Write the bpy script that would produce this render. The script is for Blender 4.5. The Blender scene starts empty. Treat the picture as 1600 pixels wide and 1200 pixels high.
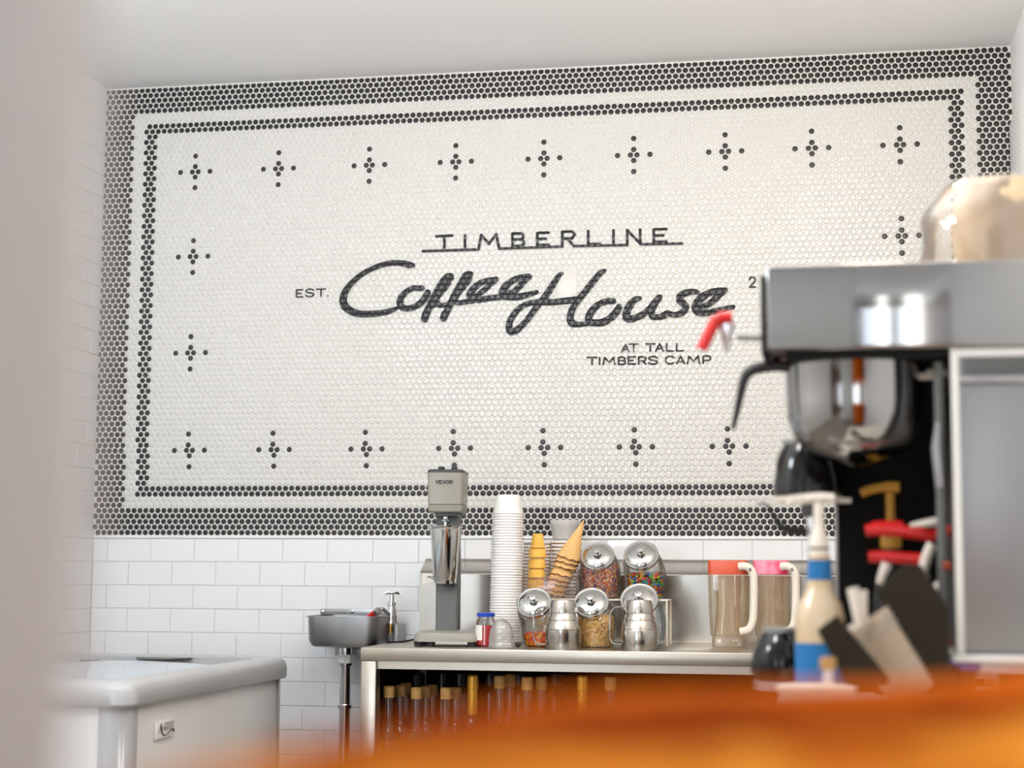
import bpy, bmesh, math, random
from mathutils import Vector, Matrix
random.seed(7)
S = bpy.context.scene
COL = S.collection

# ---------------------------------------------------------------- camera, world, lights, exposure
F, YAW, PITCH, ROLL = 2677.53, -.1829, .1084, .0055
CAM = Vector((2.2193, -5.2787, 1.126))
_fw = Vector((math.sin(YAW)*math.cos(PITCH), math.cos(YAW)*math.cos(PITCH), math.sin(PITCH)))
_rt = Vector((math.cos(YAW), -math.sin(YAW), 0))
_up = _rt.cross(_fw)
RT = _rt*math.cos(ROLL)+_up*math.sin(ROLL)
UP = -_rt*math.sin(ROLL)+_up*math.cos(ROLL)
cd = bpy.data.cameras.new('camera'); cam = bpy.data.objects.new('camera', cd); COL.objects.link(cam)
cam.matrix_world = Matrix(((RT.x, UP.x, -_fw.x, CAM.x), (RT.y, UP.y, -_fw.y, CAM.y), (RT.z, UP.z, -_fw.z, CAM.z), (0, 0, 0, 1)))
cd.sensor_width = 36; cd.lens = F/1600*36; cd.clip_start = .02
cd.dof.use_dof = True; cd.dof.focus_distance = 5.0; cd.dof.aperture_fstop = 2.45
S.camera = cam
S.view_settings.view_transform = 'Standard'; S.view_settings.look = 'None'
S.view_settings.gamma = 1; S.view_settings.use_curve_mapping = False; S.view_settings.exposure = 0.17
S.cycles.transparent_max_bounces = 40

def lin(c):
    return tuple(((v/255)/12.92 if v/255 <= .04045 else ((v/255+.055)/1.055)**2.4) for v in c)

w = bpy.data.worlds.new('world'); S.world = w; w.use_nodes = True
w.node_tree.nodes['Background'].inputs[0].default_value = (.80, .90, 1, 1)
w.node_tree.nodes['Background'].inputs[1].default_value = 3.0

def area(name, loc, rot, sx, sy, power, col):
    l = bpy.data.lights.new(name, 'AREA'); l.shape = 'RECTANGLE'; l.size = sx; l.size_y = sy
    l.energy = power; l.color = col
    o = bpy.data.objects.new(name, l); COL.objects.link(o); o.location = loc; o.rotation_euler = rot
    return o
def bulb(name, loc, r, power, col):
    l = bpy.data.lights.new(name, 'POINT'); l.shadow_soft_size = r; l.energy = power; l.color = col
    o = bpy.data.objects.new(name, l); COL.objects.link(o); o.location = loc; return o
WR = (math.radians(90), 0, 0)
area('window_light', (.6, -7.4, 1.6), WR, 1.9, 2.0, 62, (.82, .91, 1))
area('window_light', (2.20, -7.4, 1.55), WR, .12, 2.3, 3.5, (1, .98, .95))
area('window_light', (2.62, -7.4, 1.55), WR, .24, 2.3, 7, (1, .98, .95))
bulb('unseen_lamp', (.5, -2.9, 2.25), .12, 26, (.84, .92, 1))  # cool fill without a fixture, added to brighten walls and ceiling
area('ceiling_fill', (1.3, -2.3, 2.36), (math.radians(155), 0, 0), 2.3, .12, 23, (.95, .97, 1))  # unseen strip added to lift the ceiling brightness
bulb('unseen_lamp', (1.5, -2.9, 2.25), .12, 22, (1, .96, .92))  # neutral fill, also added and without a fixture
bulb('unseen_lamp', (2.3, -1.75, 2.45), .10, 16, (1, .80, .60))

# ---------------------------------------------------------------- helpers
def ray(px, py):
    return RT*((px-800)/F)+UP*((600-py)/F)+_fw
def at(px, py, Y):                     # point on the vertical plane y = Y
    d = ray(px, py); return CAM+d*((Y-CAM.y)/d.y)
def dep(px, py, Y):
    return (Y-CAM.y)/ray(px, py).y
def yd(px, py, d):                     # the plane y that holds the point at distance d
    return (CAM+ray(px, py)*d).y
def atz(px, py, z):
    d = ray(px, py); return CAM+d*((z-CAM.z)/d.z)

class M:
    def __init__(s): s.v = []; s.f = []; s.m = []
    def add(s, vs, fs, mi=0, T=None):
        o = len(s.v)
        s.v += [(T @ Vector(v)) if T else Vector(v) for v in vs]
        s.f += [tuple(i+o for i in f) for f in fs]; s.m += [mi]*len(fs); return s
    def box(s, x0, x1, y0, y1, z0, z1, bev=0, mi=0, T=None, seg=2):
        if bev <= 0:
            v = [(x, y, z) for x in (x0, x1) for y in (y0, y1) for z in (z0, z1)]
            f = [(0, 1, 3, 2), (4, 6, 7, 5), (0, 4, 5, 1), (2, 3, 7, 6), (0, 2, 6, 4), (1, 5, 7, 3)]
            return s.add(v, f, mi, T)
        bm = bmesh.new(); bmesh.ops.create_cube(bm, size=1)
        for v in bm.verts:
            v.co = Vector(((x0+x1)/2+v.co.x*(x1-x0), (y0+y1)/2+v.co.y*(y1-y0), (z0+z1)/2+v.co.z*(z1-z0)))
        bmesh.ops.bevel(bm, geom=bm.edges[:], offset=bev, segments=seg, affect='EDGES', profile=.5)
        bm.verts.index_update()
        s.add([v.co.copy() for v in bm.verts], [tuple(v.index for v in f.verts) for f in bm.faces], mi, T)
        bm.free(); return s
    def loft(s, rings, mi=0, caps=(True, True), closed=True):
        n = len(rings[0]); o = len(s.v)
        for r in rings: s.v += [Vector(p) for p in r]
        for k in range(len(rings)-1):
            for i in range(n if closed else n-1):
                j = (i+1) % n
                s.f.append((o+k*n+i, o+k*n+j, o+(k+1)*n+j, o+(k+1)*n+i)); s.m.append(mi)
        if caps[0]: s.f.append(tuple(o+i for i in reversed(range(n)))); s.m.append(mi)
        if caps[1]: s.f.append(tuple(o+(len(rings)-1)*n+i for i in range(n))); s.m.append(mi)
        return s
    def lathe(s, prof, c=(0, 0, 0), n=28, mi=0, axis=None, caps=(True, True), T=None):
        c = Vector(c); R = axis.to_track_quat('Z', 'Y').to_matrix() if axis is not None else Matrix.Identity(3)
        rings = []
        for z, r in prof:
            rg = [c+R @ Vector((r*math.cos(2*math.pi*i/n), r*math.sin(2*math.pi*i/n), z)) for i in range(n)]
            rings.append([T @ p for p in rg] if T else rg)
        return s.loft(rings, mi, caps)
    def tube(s, pts, r, n=10, mi=0, closed=False, flat=1.0):
        pts = [Vector(p) for p in pts]; rr = r if isinstance(r, (list, tuple)) else [r]*len(pts)
        rings = []; prev = None
        for i, p in enumerate(pts):
            t = (pts[min(i+1, len(pts)-1)]-pts[max(i-1, 0)]).normalized()
            if prev is None:
                a = Vector((0, 1, 0)) if abs(t.y) < .9 else Vector((1, 0, 0))
            else: a = prev
            b = t.cross(a).normalized(); a2 = b.cross(t).normalized(); prev = a2
            rings.append([p+a2*(rr[i]*flat*math.cos(2*math.pi*k/n))+b*(rr[i]*math.sin(2*math.pi*k/n)) for k in range(n)])
        return s.loft(rings, mi)
    def sphere(s, c, r, n=10, m=6, mi=0, sc=(1, 1, 1), R=None):
        c = Vector(c); rings = []
        for j in range(m+1):
            a = -math.pi/2+math.pi*j/m; q = max(math.cos(a), .02)
            rg = []
            for i in range(n):
                p = Vector((r*q*math.cos(2*math.pi*i/n)*sc[0], r*q*math.sin(2*math.pi*i/n)*sc[1], r*math.sin(a)*sc[2]))
                rg.append(c+(R @ p if R else p))
            rings.append(rg)
        return s.loft(rings, mi)
    def prism(s, poly, z0, z1, mi=0, T=None):
        n = len(poly)
        v = [(x, y, z0) for x, y in poly]+[(x, y, z1) for x, y in poly]
        f = [tuple(reversed(range(n))), tuple(range(n, 2*n))]+[(i, (i+1) % n, n+(i+1) % n, n+i) for i in range(n)]
        return s.add(v, f, mi, T)
    def build(s, name, mats, org=Vector((0, 0, 0)), smooth=True, ang=35):
        me = bpy.data.meshes.new(name)
        me.from_pydata([v-org for v in s.v], [], s.f)
        for m in (mats if isinstance(mats, (list, tuple)) else [mats]): me.materials.append(m)
        if any(s.m): me.polygons.foreach_set('material_index', s.m)
        if smooth:
            me.polygons.foreach_set('use_smooth', [True]*len(me.polygons)); me.set_sharp_from_angle(angle=math.radians(ang))
        bm = bmesh.new(); bm.from_mesh(me); bmesh.ops.recalc_face_normals(bm, faces=bm.faces); bm.to_mesh(me); bm.free()
        me.update()
        o = bpy.data.objects.new(name, me); COL.objects.link(o); return o

ORG = {}
def tag(o, label=None, cat=None, group=None, kind=None):
    if label: o['label'] = label
    if cat: o['category'] = cat
    if group: o['group'] = group
    if kind: o['kind'] = kind
    return o
def thing(name, label, cat, loc=(0, 0, 0), group=None, kind=None):
    o = bpy.data.objects.new(name, None); COL.objects.link(o); o.location = Vector(loc); o.empty_display_size = .03
    ORG[o.name] = Vector(loc); return tag(o, label, cat, group, kind)
def part(name, parent, mb, mats, label=None, kind=None, **k):
    org = ORG[parent.name]; o = mb.build(name, mats, org, **k); o.parent = parent; ORG[o.name] = org
    if label: o['label'] = label
    if kind: o['kind'] = kind
    return o
def solo(name, mb, mats, label, cat, org=(0, 0, 0), group=None, kind=None, **k):
    o = mb.build(name, mats, Vector(org), **k); o.location = Vector(org); ORG[o.name] = Vector(org)
    return tag(o, label, cat, group, kind)
def struct(name, mb, mats, **k):
    o = mb.build(name, mats, **k); o['kind'] = 'structure'; ORG[o.name] = Vector((0, 0, 0)); return o
def copy_tree(o, parent=None):
    c = o.copy(); COL.objects.link(c)
    if parent: c.parent = parent
    for ch in list(o.children): copy_tree(ch, c)
    return c

def lp(px, Y, prof):                   # profile [(pixel row, half width)] -> [(z, radius)] on the plane y = Y
    return [(at(px, py, Y).z, hw*dep(px, py, Y)/F) for py, hw in prof]

# ---------------------------------------------------------------- materials
def mat(name, col, rough=.5, metal=0, spec=.5, coat=0, noise=None, bump=None, emit=None, alpha=None, trans=0, stretch=(1, 1, 1), col2=None, cscale=6, sss=0):
    m = bpy.data.materials.new(name); m.use_nodes = True; nt = m.node_tree; b = nt.nodes['Principled BSDF']
    c = lin(col)+(1,)
    b.inputs['Base Color'].default_value = c; b.inputs['Roughness'].default_value = rough
    b.inputs['Metallic'].default_value = metal; b.inputs['Specular IOR Level'].default_value = spec
    b.inputs['Coat Weight'].default_value = coat; b.inputs['Coat Roughness'].default_value = .05
    if trans: b.inputs['Transmission Weight'].default_value = trans
    if sss: b.inputs['Subsurface Weight'].default_value = sss; b.inputs['Subsurface Radius'].default_value = (.01, .008, .006)
    if col2 or noise or bump:
        tc = nt.nodes.new('ShaderNodeTexCoord'); mp = nt.nodes.new('ShaderNodeMapping'); mp.inputs['Scale'].default_value = stretch
        nt.links.new(tc.outputs['Object'], mp.inputs[0])
    if col2:
        n = nt.nodes.new('ShaderNodeTexNoise'); n.inputs['Scale'].default_value = cscale; n.inputs['Detail'].default_value = 5
        nt.links.new(mp.outputs[0], n.inputs[0]); r = nt.nodes.new('ShaderNodeValToRGB')
        r.color_ramp.elements[0].position = .35; r.color_ramp.elements[1].position = .65
        r.color_ramp.elements[0].color = c; r.color_ramp.elements[1].color = lin(col2)+(1,)
        nt.links.new(n.outputs[0], r.inputs[0]); nt.links.new(r.outputs[0], b.inputs['Base Color'])
    if noise:
        n = nt.nodes.new('ShaderNodeTexNoise'); n.inputs['Scale'].default_value = noise[0]; n.inputs['Detail'].default_value = 4
        nt.links.new(mp.outputs[0], n.inputs[0]); mr = nt.nodes.new('ShaderNodeMapRange')
        mr.inputs[3].default_value = rough-noise[1]; mr.inputs[4].default_value = rough+noise[1]
        nt.links.new(n.outputs[0], mr.inputs[0]); nt.links.new(mr.outputs[0], b.inputs['Roughness'])
    if bump:
        n = nt.nodes.new('ShaderNodeTexNoise'); n.inputs['Scale'].default_value = bump[0]; n.inputs['Detail'].default_value = 3
        nt.links.new(mp.outputs[0], n.inputs[0]); bp = nt.nodes.new('ShaderNodeBump'); bp.inputs['Strength'].default_value = bump[1]
        bp.inputs['Distance'].default_value = .002
        nt.links.new(n.outputs[0], bp.inputs['Height']); nt.links.new(bp.outputs[0], b.inputs['Normal'])
    return m
def glass(name, tint=(255, 255, 255), refl=.1, rough=.02, haze=0, hazecol=(235, 235, 235)):
    m = bpy.data.materials.new(name); m.use_nodes = True; nt = m.node_tree; nt.nodes.clear()
    o = nt.nodes.new('ShaderNodeOutputMaterial'); t = nt.nodes.new('ShaderNodeBsdfTransparent'); g = nt.nodes.new('ShaderNodeBsdfGlossy')
    t.inputs[0].default_value = lin(tint)+(1,); g.inputs['Roughness'].default_value = rough
    fr = nt.nodes.new('ShaderNodeLayerWeight'); fr.inputs[0].default_value = .25
    mr = nt.nodes.new('ShaderNodeMapRange'); mr.inputs[3].default_value = refl*.4; mr.inputs[4].default_value = min(1, refl*5)
    mx = nt.nodes.new('ShaderNodeMixShader'); nt.links.new(fr.outputs['Fresnel'], mr.inputs[0]); nt.links.new(mr.outputs[0], mx.inputs[0])
    nt.links.new(t.outputs[0], mx.inputs[1]); nt.links.new(g.outputs[0], mx.inputs[2])
    out = mx
    if haze:
        d = nt.nodes.new('ShaderNodeBsdfDiffuse'); d.inputs[0].default_value = lin(hazecol)+(1,)
        tl = nt.nodes.new('ShaderNodeBsdfTranslucent'); tl.inputs[0].default_value = lin(hazecol)+(1,)
        md = nt.nodes.new('ShaderNodeMixShader'); nt.links.new(d.outputs[0], md.inputs[1]); nt.links.new(tl.outputs[0], md.inputs[2])
        m2 = nt.nodes.new('ShaderNodeMixShader'); m2.inputs[0].default_value = haze
        nt.links.new(mx.outputs[0], m2.inputs[1]); nt.links.new(md.outputs[0], m2.inputs[2]); out = m2
    nt.links.new(out.outputs[0], o.inputs[0]); return m

WHITE = mat('white_paint', (236, 236, 236), .7, bump=(160, .08))
CEIL = mat('ceiling_paint', (243, 243, 243), .85, bump=(90, .1))
GREYP = mat('grey_paint', (222, 229, 230), .6)
FLOOR = mat('floor_tile', (150, 138, 126), .4, col2=(136, 124, 112), cscale=3)
WOODP = mat('brown_wood_panelling', (110, 76, 50), .5, col2=(84, 56, 36), cscale=4, stretch=(1, 1, .2))
GROUT = mat('white_grout', (234, 233, 229), .8, bump=(400, .2))
WTILE = mat('white_glazed_penny', (209, 208, 204), .16, spec=.5, coat=.25)
DTILE = mat('black_glazed_penny', (32, 31, 34), .3, spec=.42, col2=(44, 40, 42), cscale=45)
SUB = mat('white_subway_glaze', (237, 238, 239), .12, coat=.3)
STEEL = mat('brushed_steel', (184, 179, 172), .20, 1, noise=(30, .08), stretch=(1, 1, 40))
PSTEEL = mat('pitcher_steel', (188, 183, 175), .20, 1, noise=(20, .06), stretch=(30, 30, 1))
STEELH = mat('brushed_steel_long', (180, 172, 160), .33, 1, noise=(18, .08), stretch=(1, 30, 30), bump=(10, .03))
STEELW = mat('worn_steel', (150, 150, 150), .38, 1, noise=(9, .14), col2=(176, 176, 176), cscale=9)
CHROME = mat('chrome', (225, 226, 228), .07, 1)
POLISH = mat('polished_steel', (200, 200, 198), .10, 1)
BSTEEL = mat('brewer_steel', (158, 157, 156), .085, 1, noise=(14, .03), stretch=(1, 30, 30))
BRASS = mat('brass', (206, 160, 80), .3, 1)
GREY1 = mat('mixer_grey', (146, 143, 132), .42, coat=.1)
GREY2 = mat('mixer_dark_grey', (98, 100, 98), .45)
BLACK = mat('black_plastic', (16, 16, 17), .38)
BLACKM = mat('matt_black', (15, 14, 13), .8, spec=.2)
BROWNB = mat('dark_brown_card', (48, 42, 32), .8, spec=.2)
RUBBER = mat('black_rubber', (20, 20, 20), .7)
PLAS = mat('freezer_grey_plastic', (176, 177, 178), .32, coat=.2)
PLASD = mat('freezer_dark_inside', (92, 92, 93), .5)
FWHITE = mat('freezer_white_enamel', (232, 232, 231), .3, coat=.2)
LIDGL = mat('freezer_glass_lid', (178, 196, 208), .06, spec=.8)
PLATE = mat('cover_plate_white', (234, 231, 226), .25)
FOAM = mat('white_foam_cup', (244, 242, 239), .35, sss=.1)
PAPER = mat('white_paper_bowl', (252, 249, 246), .6)
KRAFT = mat('kraft_paper', (176, 134, 100), .8)
CAKE = mat('cake_cone_wafer', (254, 206, 104), .7, col2=(250, 194, 84), cscale=60, sss=.1)
TAN = mat('filter_paper', (222, 196, 160), .8, col2=(208, 180, 142), cscale=14)
RED = mat('red_plastic', (214, 22, 20), .3, coat=.2)
GOLD = mat('gold_pump_plastic', (206, 148, 44), .35)
BLUE = mat('blue_tape', (8, 108, 172), .5)
BLUELID = mat('blue_lid', (30, 72, 190), .35)
CREAM = mat('cream_syrup', (216, 190, 152), .4, col2=(200, 168, 122), cscale=12)
IVORY = mat('ivory_plastic', (238, 228, 214), .4)
CHERRY = mat('red_cherry_syrup', (176, 8, 24), .12, coat=.5, col2=(208, 24, 30), cscale=60)
LABEL = mat('white_label', (236, 230, 222), .6)
GREEN = mat('green_print', (120, 190, 40), .6)
INK = mat('black_ink', (36, 35, 37), .5)
INKG = mat('grey_ink', (140, 140, 142), .6)
CORK = mat('cork_cap', (190, 150, 88), .6, col2=(170, 128, 70), cscale=40)
GOLDF = mat('gold_foil', (214, 160, 60), .35, .6)
SYRUP = mat('amber_syrup', (170, 96, 34), .12, coat=.3, col2=(120, 60, 20), cscale=5)
DARKGL = mat('dark_glass', (8, 8, 9), .05, spec=.45)
PURPLE = mat('purple_label', (92, 80, 150), .5)
ORNG = mat('orange_lid', (214, 84, 50), .35)
PINK = mat('pink_lid', (232, 40, 90), .35, col2=(246, 170, 195), cscale=22)
GLASS = glass('clear_glass', (248, 250, 250), .16)
GLASST = glass('tan_clear_plastic', (252, 246, 236), .14, haze=.16, hazecol=(246, 230, 208))
ACRYL = glass('clear_acrylic', (250, 246, 244), .10, haze=.05)
CUPCL = glass('clear_cup_plastic', (252, 252, 252), .08, haze=.75, hazecol=(252, 251, 250))
DOMECL = glass('dome_lid_plastic', (250, 250, 250), .2, rough=.08, haze=.3, hazecol=(240, 238, 234))
BAG = glass('plastic_bag', (248, 246, 244), .35, rough=.05, haze=.08, hazecol=(236, 228, 220))

# waffle: diagonal grid colour + relief
def waffle(name, a, b, sc=1):
    m = mat(name, a, .75); nt = m.node_tree; p = nt.nodes['Principled BSDF']
    tc = nt.nodes.new('ShaderNodeTexCoord'); outs = []
    for ang in (35, -35):
        mp = nt.nodes.new('ShaderNodeMapping'); mp.inputs['Rotation'].default_value = (0, math.radians(ang), 0)
        nt.links.new(tc.outputs['Object'], mp.inputs[0])
        wv = nt.nodes.new('ShaderNodeTexWave'); wv.inputs['Scale'].default_value = 42*sc; wv.inputs['Distortion'].default_value = .4
        nt.links.new(mp.outputs[0], wv.inputs[0]); outs.append(wv)
    mx = nt.nodes.new('ShaderNodeMath'); mx.operation = 'MAXIMUM'
    nt.links.new(outs[0].outputs['Fac'], mx.inputs[0]); nt.links.new(outs[1].outputs['Fac'], mx.inputs[1])
    r = nt.nodes.new('ShaderNodeValToRGB'); r.color_ramp.elements[0].position = .3; r.color_ramp.elements[1].position = .9
    r.color_ramp.elements[0].color = lin(b)+(1,); r.color_ramp.elements[1].color = lin(a)+(1,)
    nt.links.new(mx.outputs[0], r.inputs[0]); nt.links.new(r.outputs[0], p.inputs['Base Color'])
    bp = nt.nodes.new('ShaderNodeBump'); bp.inputs['Strength'].default_value = .5; bp.inputs['Distance'].default_value = .002
    nt.links.new(mx.outputs[0], bp.inputs['Height']); nt.links.new(bp.outputs[0], p.inputs['Normal'])
    return m
WAFFLE = waffle('waffle_cone_biscuit', (246, 200, 134), (226, 166, 98))
WRIM = mat('toasted_waffle_edge', (138, 84, 44), .8)

P = .0205; K = .866*.9993; Z0 = CAM.z+1.5887
# lettering vinyl pressed over the round tiles: relief from a hexagonal dot lattice
def vinyl():
    m = mat('black_vinyl_over_tiles', (24, 23, 25), .22, spec=.4, coat=.08); nt = m.node_tree; p = nt.nodes['Principled BSDF']
    L = nt.links; N = nt.nodes
    geo = N.new('ShaderNodeNewGeometry'); sep = N.new('ShaderNodeSeparateXYZ'); L.new(geo.outputs['Position'], sep.inputs[0])
    def mth(op, a, b=None):
        n = N.new('ShaderNodeMath'); n.operation = op
        for i, q in enumerate((a, b)):
            if q is None: continue
            if isinstance(q, (int, float)): n.inputs[i].default_value = q
            else: L.new(q, n.inputs[i])
        return n.outputs[0]
    sx, sz = P, 2*P*K; ds = []
    for ox, oz in ((0, 0), (P/2, P*K)):
        x = mth('ADD', sep.outputs['X'], 10*P+ox+P/2); z = mth('ADD', mth('SUBTRACT', sep.outputs['Z'], Z0), 200*P*K+oz+P*K)
        dx = mth('SUBTRACT', mth('MODULO', x, sx), sx/2); dz = mth('SUBTRACT', mth('MODULO', z, sz), sz/2)
        ds.append(mth('SQRT', mth('ADD', mth('MULTIPLY', dx, dx), mth('MULTIPLY', dz, dz))))
    d = mth('MINIMUM', ds[0], ds[1]); mr = N.new('ShaderNodeMapRange'); mr.interpolation_type = 'SMOOTHSTEP'
    mr.inputs[1].default_value = .0108; mr.inputs[2].default_value = .0062; L.new(d, mr.inputs[0])
    ns = N.new('ShaderNodeTexNoise'); ns.inputs['Scale'].default_value = 160; L.new(geo.outputs['Position'], ns.inputs[0])
    h = mth('ADD', mr.outputs[0], mth('MULTIPLY', ns.outputs[0], .5))
    bp = N.new('ShaderNodeBump'); bp.inputs['Strength'].default_value = .9; bp.inputs['Distance'].default_value = .0022
    L.new(h, bp.inputs['Height']); L.new(bp.outputs[0], p.inputs['Normal']); L.new(bp.outputs[0], p.inputs['Coat Normal'])
    return m
VINYL = vinyl()

# epoxied slab wood for the bar: noise figure plus reflections painted as colour bands
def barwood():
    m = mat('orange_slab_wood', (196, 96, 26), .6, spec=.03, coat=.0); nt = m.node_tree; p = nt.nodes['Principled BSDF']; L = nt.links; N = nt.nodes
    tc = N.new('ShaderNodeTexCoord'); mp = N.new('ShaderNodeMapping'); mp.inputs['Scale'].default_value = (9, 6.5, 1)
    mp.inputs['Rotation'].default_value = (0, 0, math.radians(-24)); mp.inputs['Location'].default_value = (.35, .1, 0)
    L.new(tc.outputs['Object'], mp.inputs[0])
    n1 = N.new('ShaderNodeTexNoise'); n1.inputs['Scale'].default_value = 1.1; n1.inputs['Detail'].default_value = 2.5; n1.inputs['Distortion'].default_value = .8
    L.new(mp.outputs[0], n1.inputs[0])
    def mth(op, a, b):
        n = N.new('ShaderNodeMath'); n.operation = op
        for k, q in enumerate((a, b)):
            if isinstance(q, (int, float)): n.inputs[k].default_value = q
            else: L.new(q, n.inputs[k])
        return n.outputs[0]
    sp = N.new('ShaderNodeSeparateXYZ'); L.new(tc.outputs['Object'], sp.inputs[0])     # bands: surface reflections and the lit edge put into the colour
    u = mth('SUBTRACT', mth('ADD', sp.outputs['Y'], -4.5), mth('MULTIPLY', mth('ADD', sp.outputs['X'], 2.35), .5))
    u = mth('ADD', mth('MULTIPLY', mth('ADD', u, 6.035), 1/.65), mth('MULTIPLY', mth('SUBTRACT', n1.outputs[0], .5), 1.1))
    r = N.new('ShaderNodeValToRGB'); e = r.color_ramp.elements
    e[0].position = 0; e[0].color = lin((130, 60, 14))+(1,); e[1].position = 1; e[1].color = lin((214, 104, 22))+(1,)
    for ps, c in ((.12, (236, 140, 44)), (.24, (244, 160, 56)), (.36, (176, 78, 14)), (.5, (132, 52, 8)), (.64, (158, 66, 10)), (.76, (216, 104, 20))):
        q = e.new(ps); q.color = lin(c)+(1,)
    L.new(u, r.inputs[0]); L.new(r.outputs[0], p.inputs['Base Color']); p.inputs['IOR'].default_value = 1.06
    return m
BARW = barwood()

# ---------------------------------------------------------------- room shell
XL, XR = -.1475, 2.785; ZC = Z0+.012; ZB = at(600, 837.5, 0).z
m = M(); m.box(XL-.1, XR+.1, -9, .1, -.1, 0); struct('floor', m, FLOOR)
m = M(); m.box(XL-.1, XR+.1, -9, .1, ZC, ZC+.1); struct('ceiling', m, CEIL)
m = M(); m.box(XL-.1, XR+.1, 0, .1, 0, ZC); wall_back = struct('wall_back', m, GROUT)
m = M(); m.box(XL-.1, XL, -9, 0, 0, ZC); wall_left = struct('wall_left', m, GROUT)
m = M(); m.box(XR, XR+.1, -9, 0, 0, ZC); wall_right = struct('wall_right', m, WHITE)
# street wall behind the camera with three openings
m = M(); m.box(XL, XR, -9, -8.9, 0, .6); m.box(XL, XR, -9, -8.9, 2.45, ZC)
for x in (XL, .75, 1.7, 2.3, XR-.12): m.box(x, x+.12, -9, -8.9, .6, 2.45)
struct('wall_front', m, WOODP)
m = M(); m.box(XL+.0005, XL+.012, -8.9, -5.15, 0, 2.3); struct('trim_3', m, WOODP)
m = M(); m.box(XR-.012, XR-.0005, -8.9, -5.15, 0, 2.3); struct('trim_4', m, WOODP)
# the wall end the photograph is taken past
xe = at(150, 600, yd(150, 600, .42)).x; ye = yd(150, 600, .42)
m = M(); m.box(1.15, xe, ye-.10, ye, 0, ZC, .004); struct('wall_partition', m, GREYP)

# subway tiles, each its own piece
zt = at(500, 842, 0).z; rowh = (at(500, 842, 0).z-at(500, 1104, 0).z)/7; colw = (at(654.5, 860, 0).x-at(583, 860, 0).x)
jx = at(654.5, 860, 0).x
def tile_mesh(w_, h_, ax, name):
    g = .0009; b = .0016; t = .0036
    q = M(); q.v = [Vector(c) for c in ((g, 0, g), (w_-g, 0, g), (w_-g, 0, h_-g), (g, 0, h_-g), (g, -t+.0015, g), (w_-g, -t+.0015, g), (w_-g, -t+.0015, h_-g), (g, -t+.0015, h_-g), (g+b, -t, g+b), (w_-g-b, -t, g+b), (w_-g-b, -t, h_-g-b), (g+b, -t, h_-g-b))]
    q.f = [(0, 1, 5, 4), (1, 2, 6, 5), (2, 3, 7, 6), (3, 0, 4, 7), (4, 5, 9, 8), (5, 6, 10, 9), (6, 7, 11, 10), (7, 4, 8, 11), (8, 9, 10, 11)]; q.m = [0]*9
    if ax == 'y': q.v = [Vector((-v.y, -v.x, v.z)) for v in q.v]
    o = q.build(name, SUB, smooth=False); me = o.data; bpy.data.objects.remove(o); return me
TM = {}
def put_tile(par, ax, a0, a1, z0, z1):
    k = (ax, round(a1-a0, 4), round(z1-z0, 4))
    if k not in TM: TM[k] = tile_mesh(a1-a0, z1-z0, ax, 'tile')
    o = bpy.data.objects.new('tile', TM[k]); COL.objects.link(o); o.parent = par
    o.location = (a0, 0, z0) if ax == 'x' else (XL, -a0, z0)
cnt = 0
rows = [(zt-(i+1)*rowh, zt-i*rowh, i) for i in range(11)]
for z0, z1, i in rows:
    off = jx if i % 2 == 0 else jx+colw/2
    k0 = math.floor((XL-off)/colw)
    for k in range(k0, 40):
        a0, a1 = max(off+k*colw, XL+.002), min(off+(k+1)*colw, XR)
        if a1-a0 < .02 or a0 > XR: continue
        if i >= 2 and a0 > 1.1: continue
        put_tile(wall_back, 'x', a0, a1, z0, z1); cnt += 1
for i in range(-21, 9):                      # left wall, the columns next to the corner
    z1 = zt-i*rowh; z0 = z1-rowh
    if z1 > ZC: continue
    for k in range(9):
        a0 = k*colw-(colw/2 if i % 2 else 0); a1 = a0+colw; a0 = max(a0, .008)
        put_tile(wall_left, 'y', a0, a1, z0, z1)
m = M(); m.box(XL+.001, XR-.001, -.007, 0, zt+.001, ZB+.001, .001); o = struct('trim_1', m, SUB)
# perforated white panel on the right wall beside the mural
m = M(); m.box(XR-.012, XR-.0005, -.62, -.015, .93, Z0-.24, .002)
pan = struct('trim_2', m, WHITE)
m = M()
for i in range(86):
    z = Z0-.26-i*.018
    for j in range(6):
        y = -.035-j*.05; m.add([(XR-.0124, y+.004*math.cos(a), z+.004*math.sin(a)) for a in [k*math.pi/3 for k in range(6)]], [tuple(range(6))])
o = part('perforation', pan, m, INKG, kind='stuff', smooth=False)

# ---------------------------------------------------------------- penny tile mural
mur = thing('tile_mural', 'large white penny-tile mural with a double black dotted border, on the back wall', 'mural', (0, 0, 0))
m = M(); m.box(XL+.001, XR-.001, -.0030, 0, ZB, Z0+.010); part('grout_bed', mur, m, mat('mural_grout', (220, 218, 212), .8, bump=(400, .2)))
tops = [8.5, 22.5, 37.5, 51.5, 65.5, 79.5, 93.5, 106.5, 119.5]
cross = {}
for c in tops:
    for r in (16, 68): cross[(c, r)] = 1
for c in (8.5, 119.5):
    for r in (32, 50): cross[(c, r)] = 1
cset = set()
for c, r in cross:
    for d in (-2.5, -.5, .5, 2.5): cset.add((c+d, r))
    for d in (-3, -1, 1, 3): cset.add((c, r+d))
def dark(r, c):
    odd = r % 2
    if r <= 4 or r >= 79: return True
    if c <= (-2.5 if odd else -3) or c >= (131.5 if odd else 131): return True
    if (odd and .5 <= c <= 128.5) or (not odd and 0 <= c <= 128):
        if r in (7, 8, 75, 76): return True
        if 7 <= r <= 76 and (c <= 1.5 or c >= 127): return True
    return (c, r) in cset
NS = 12; RT_ = .445*P
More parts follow.
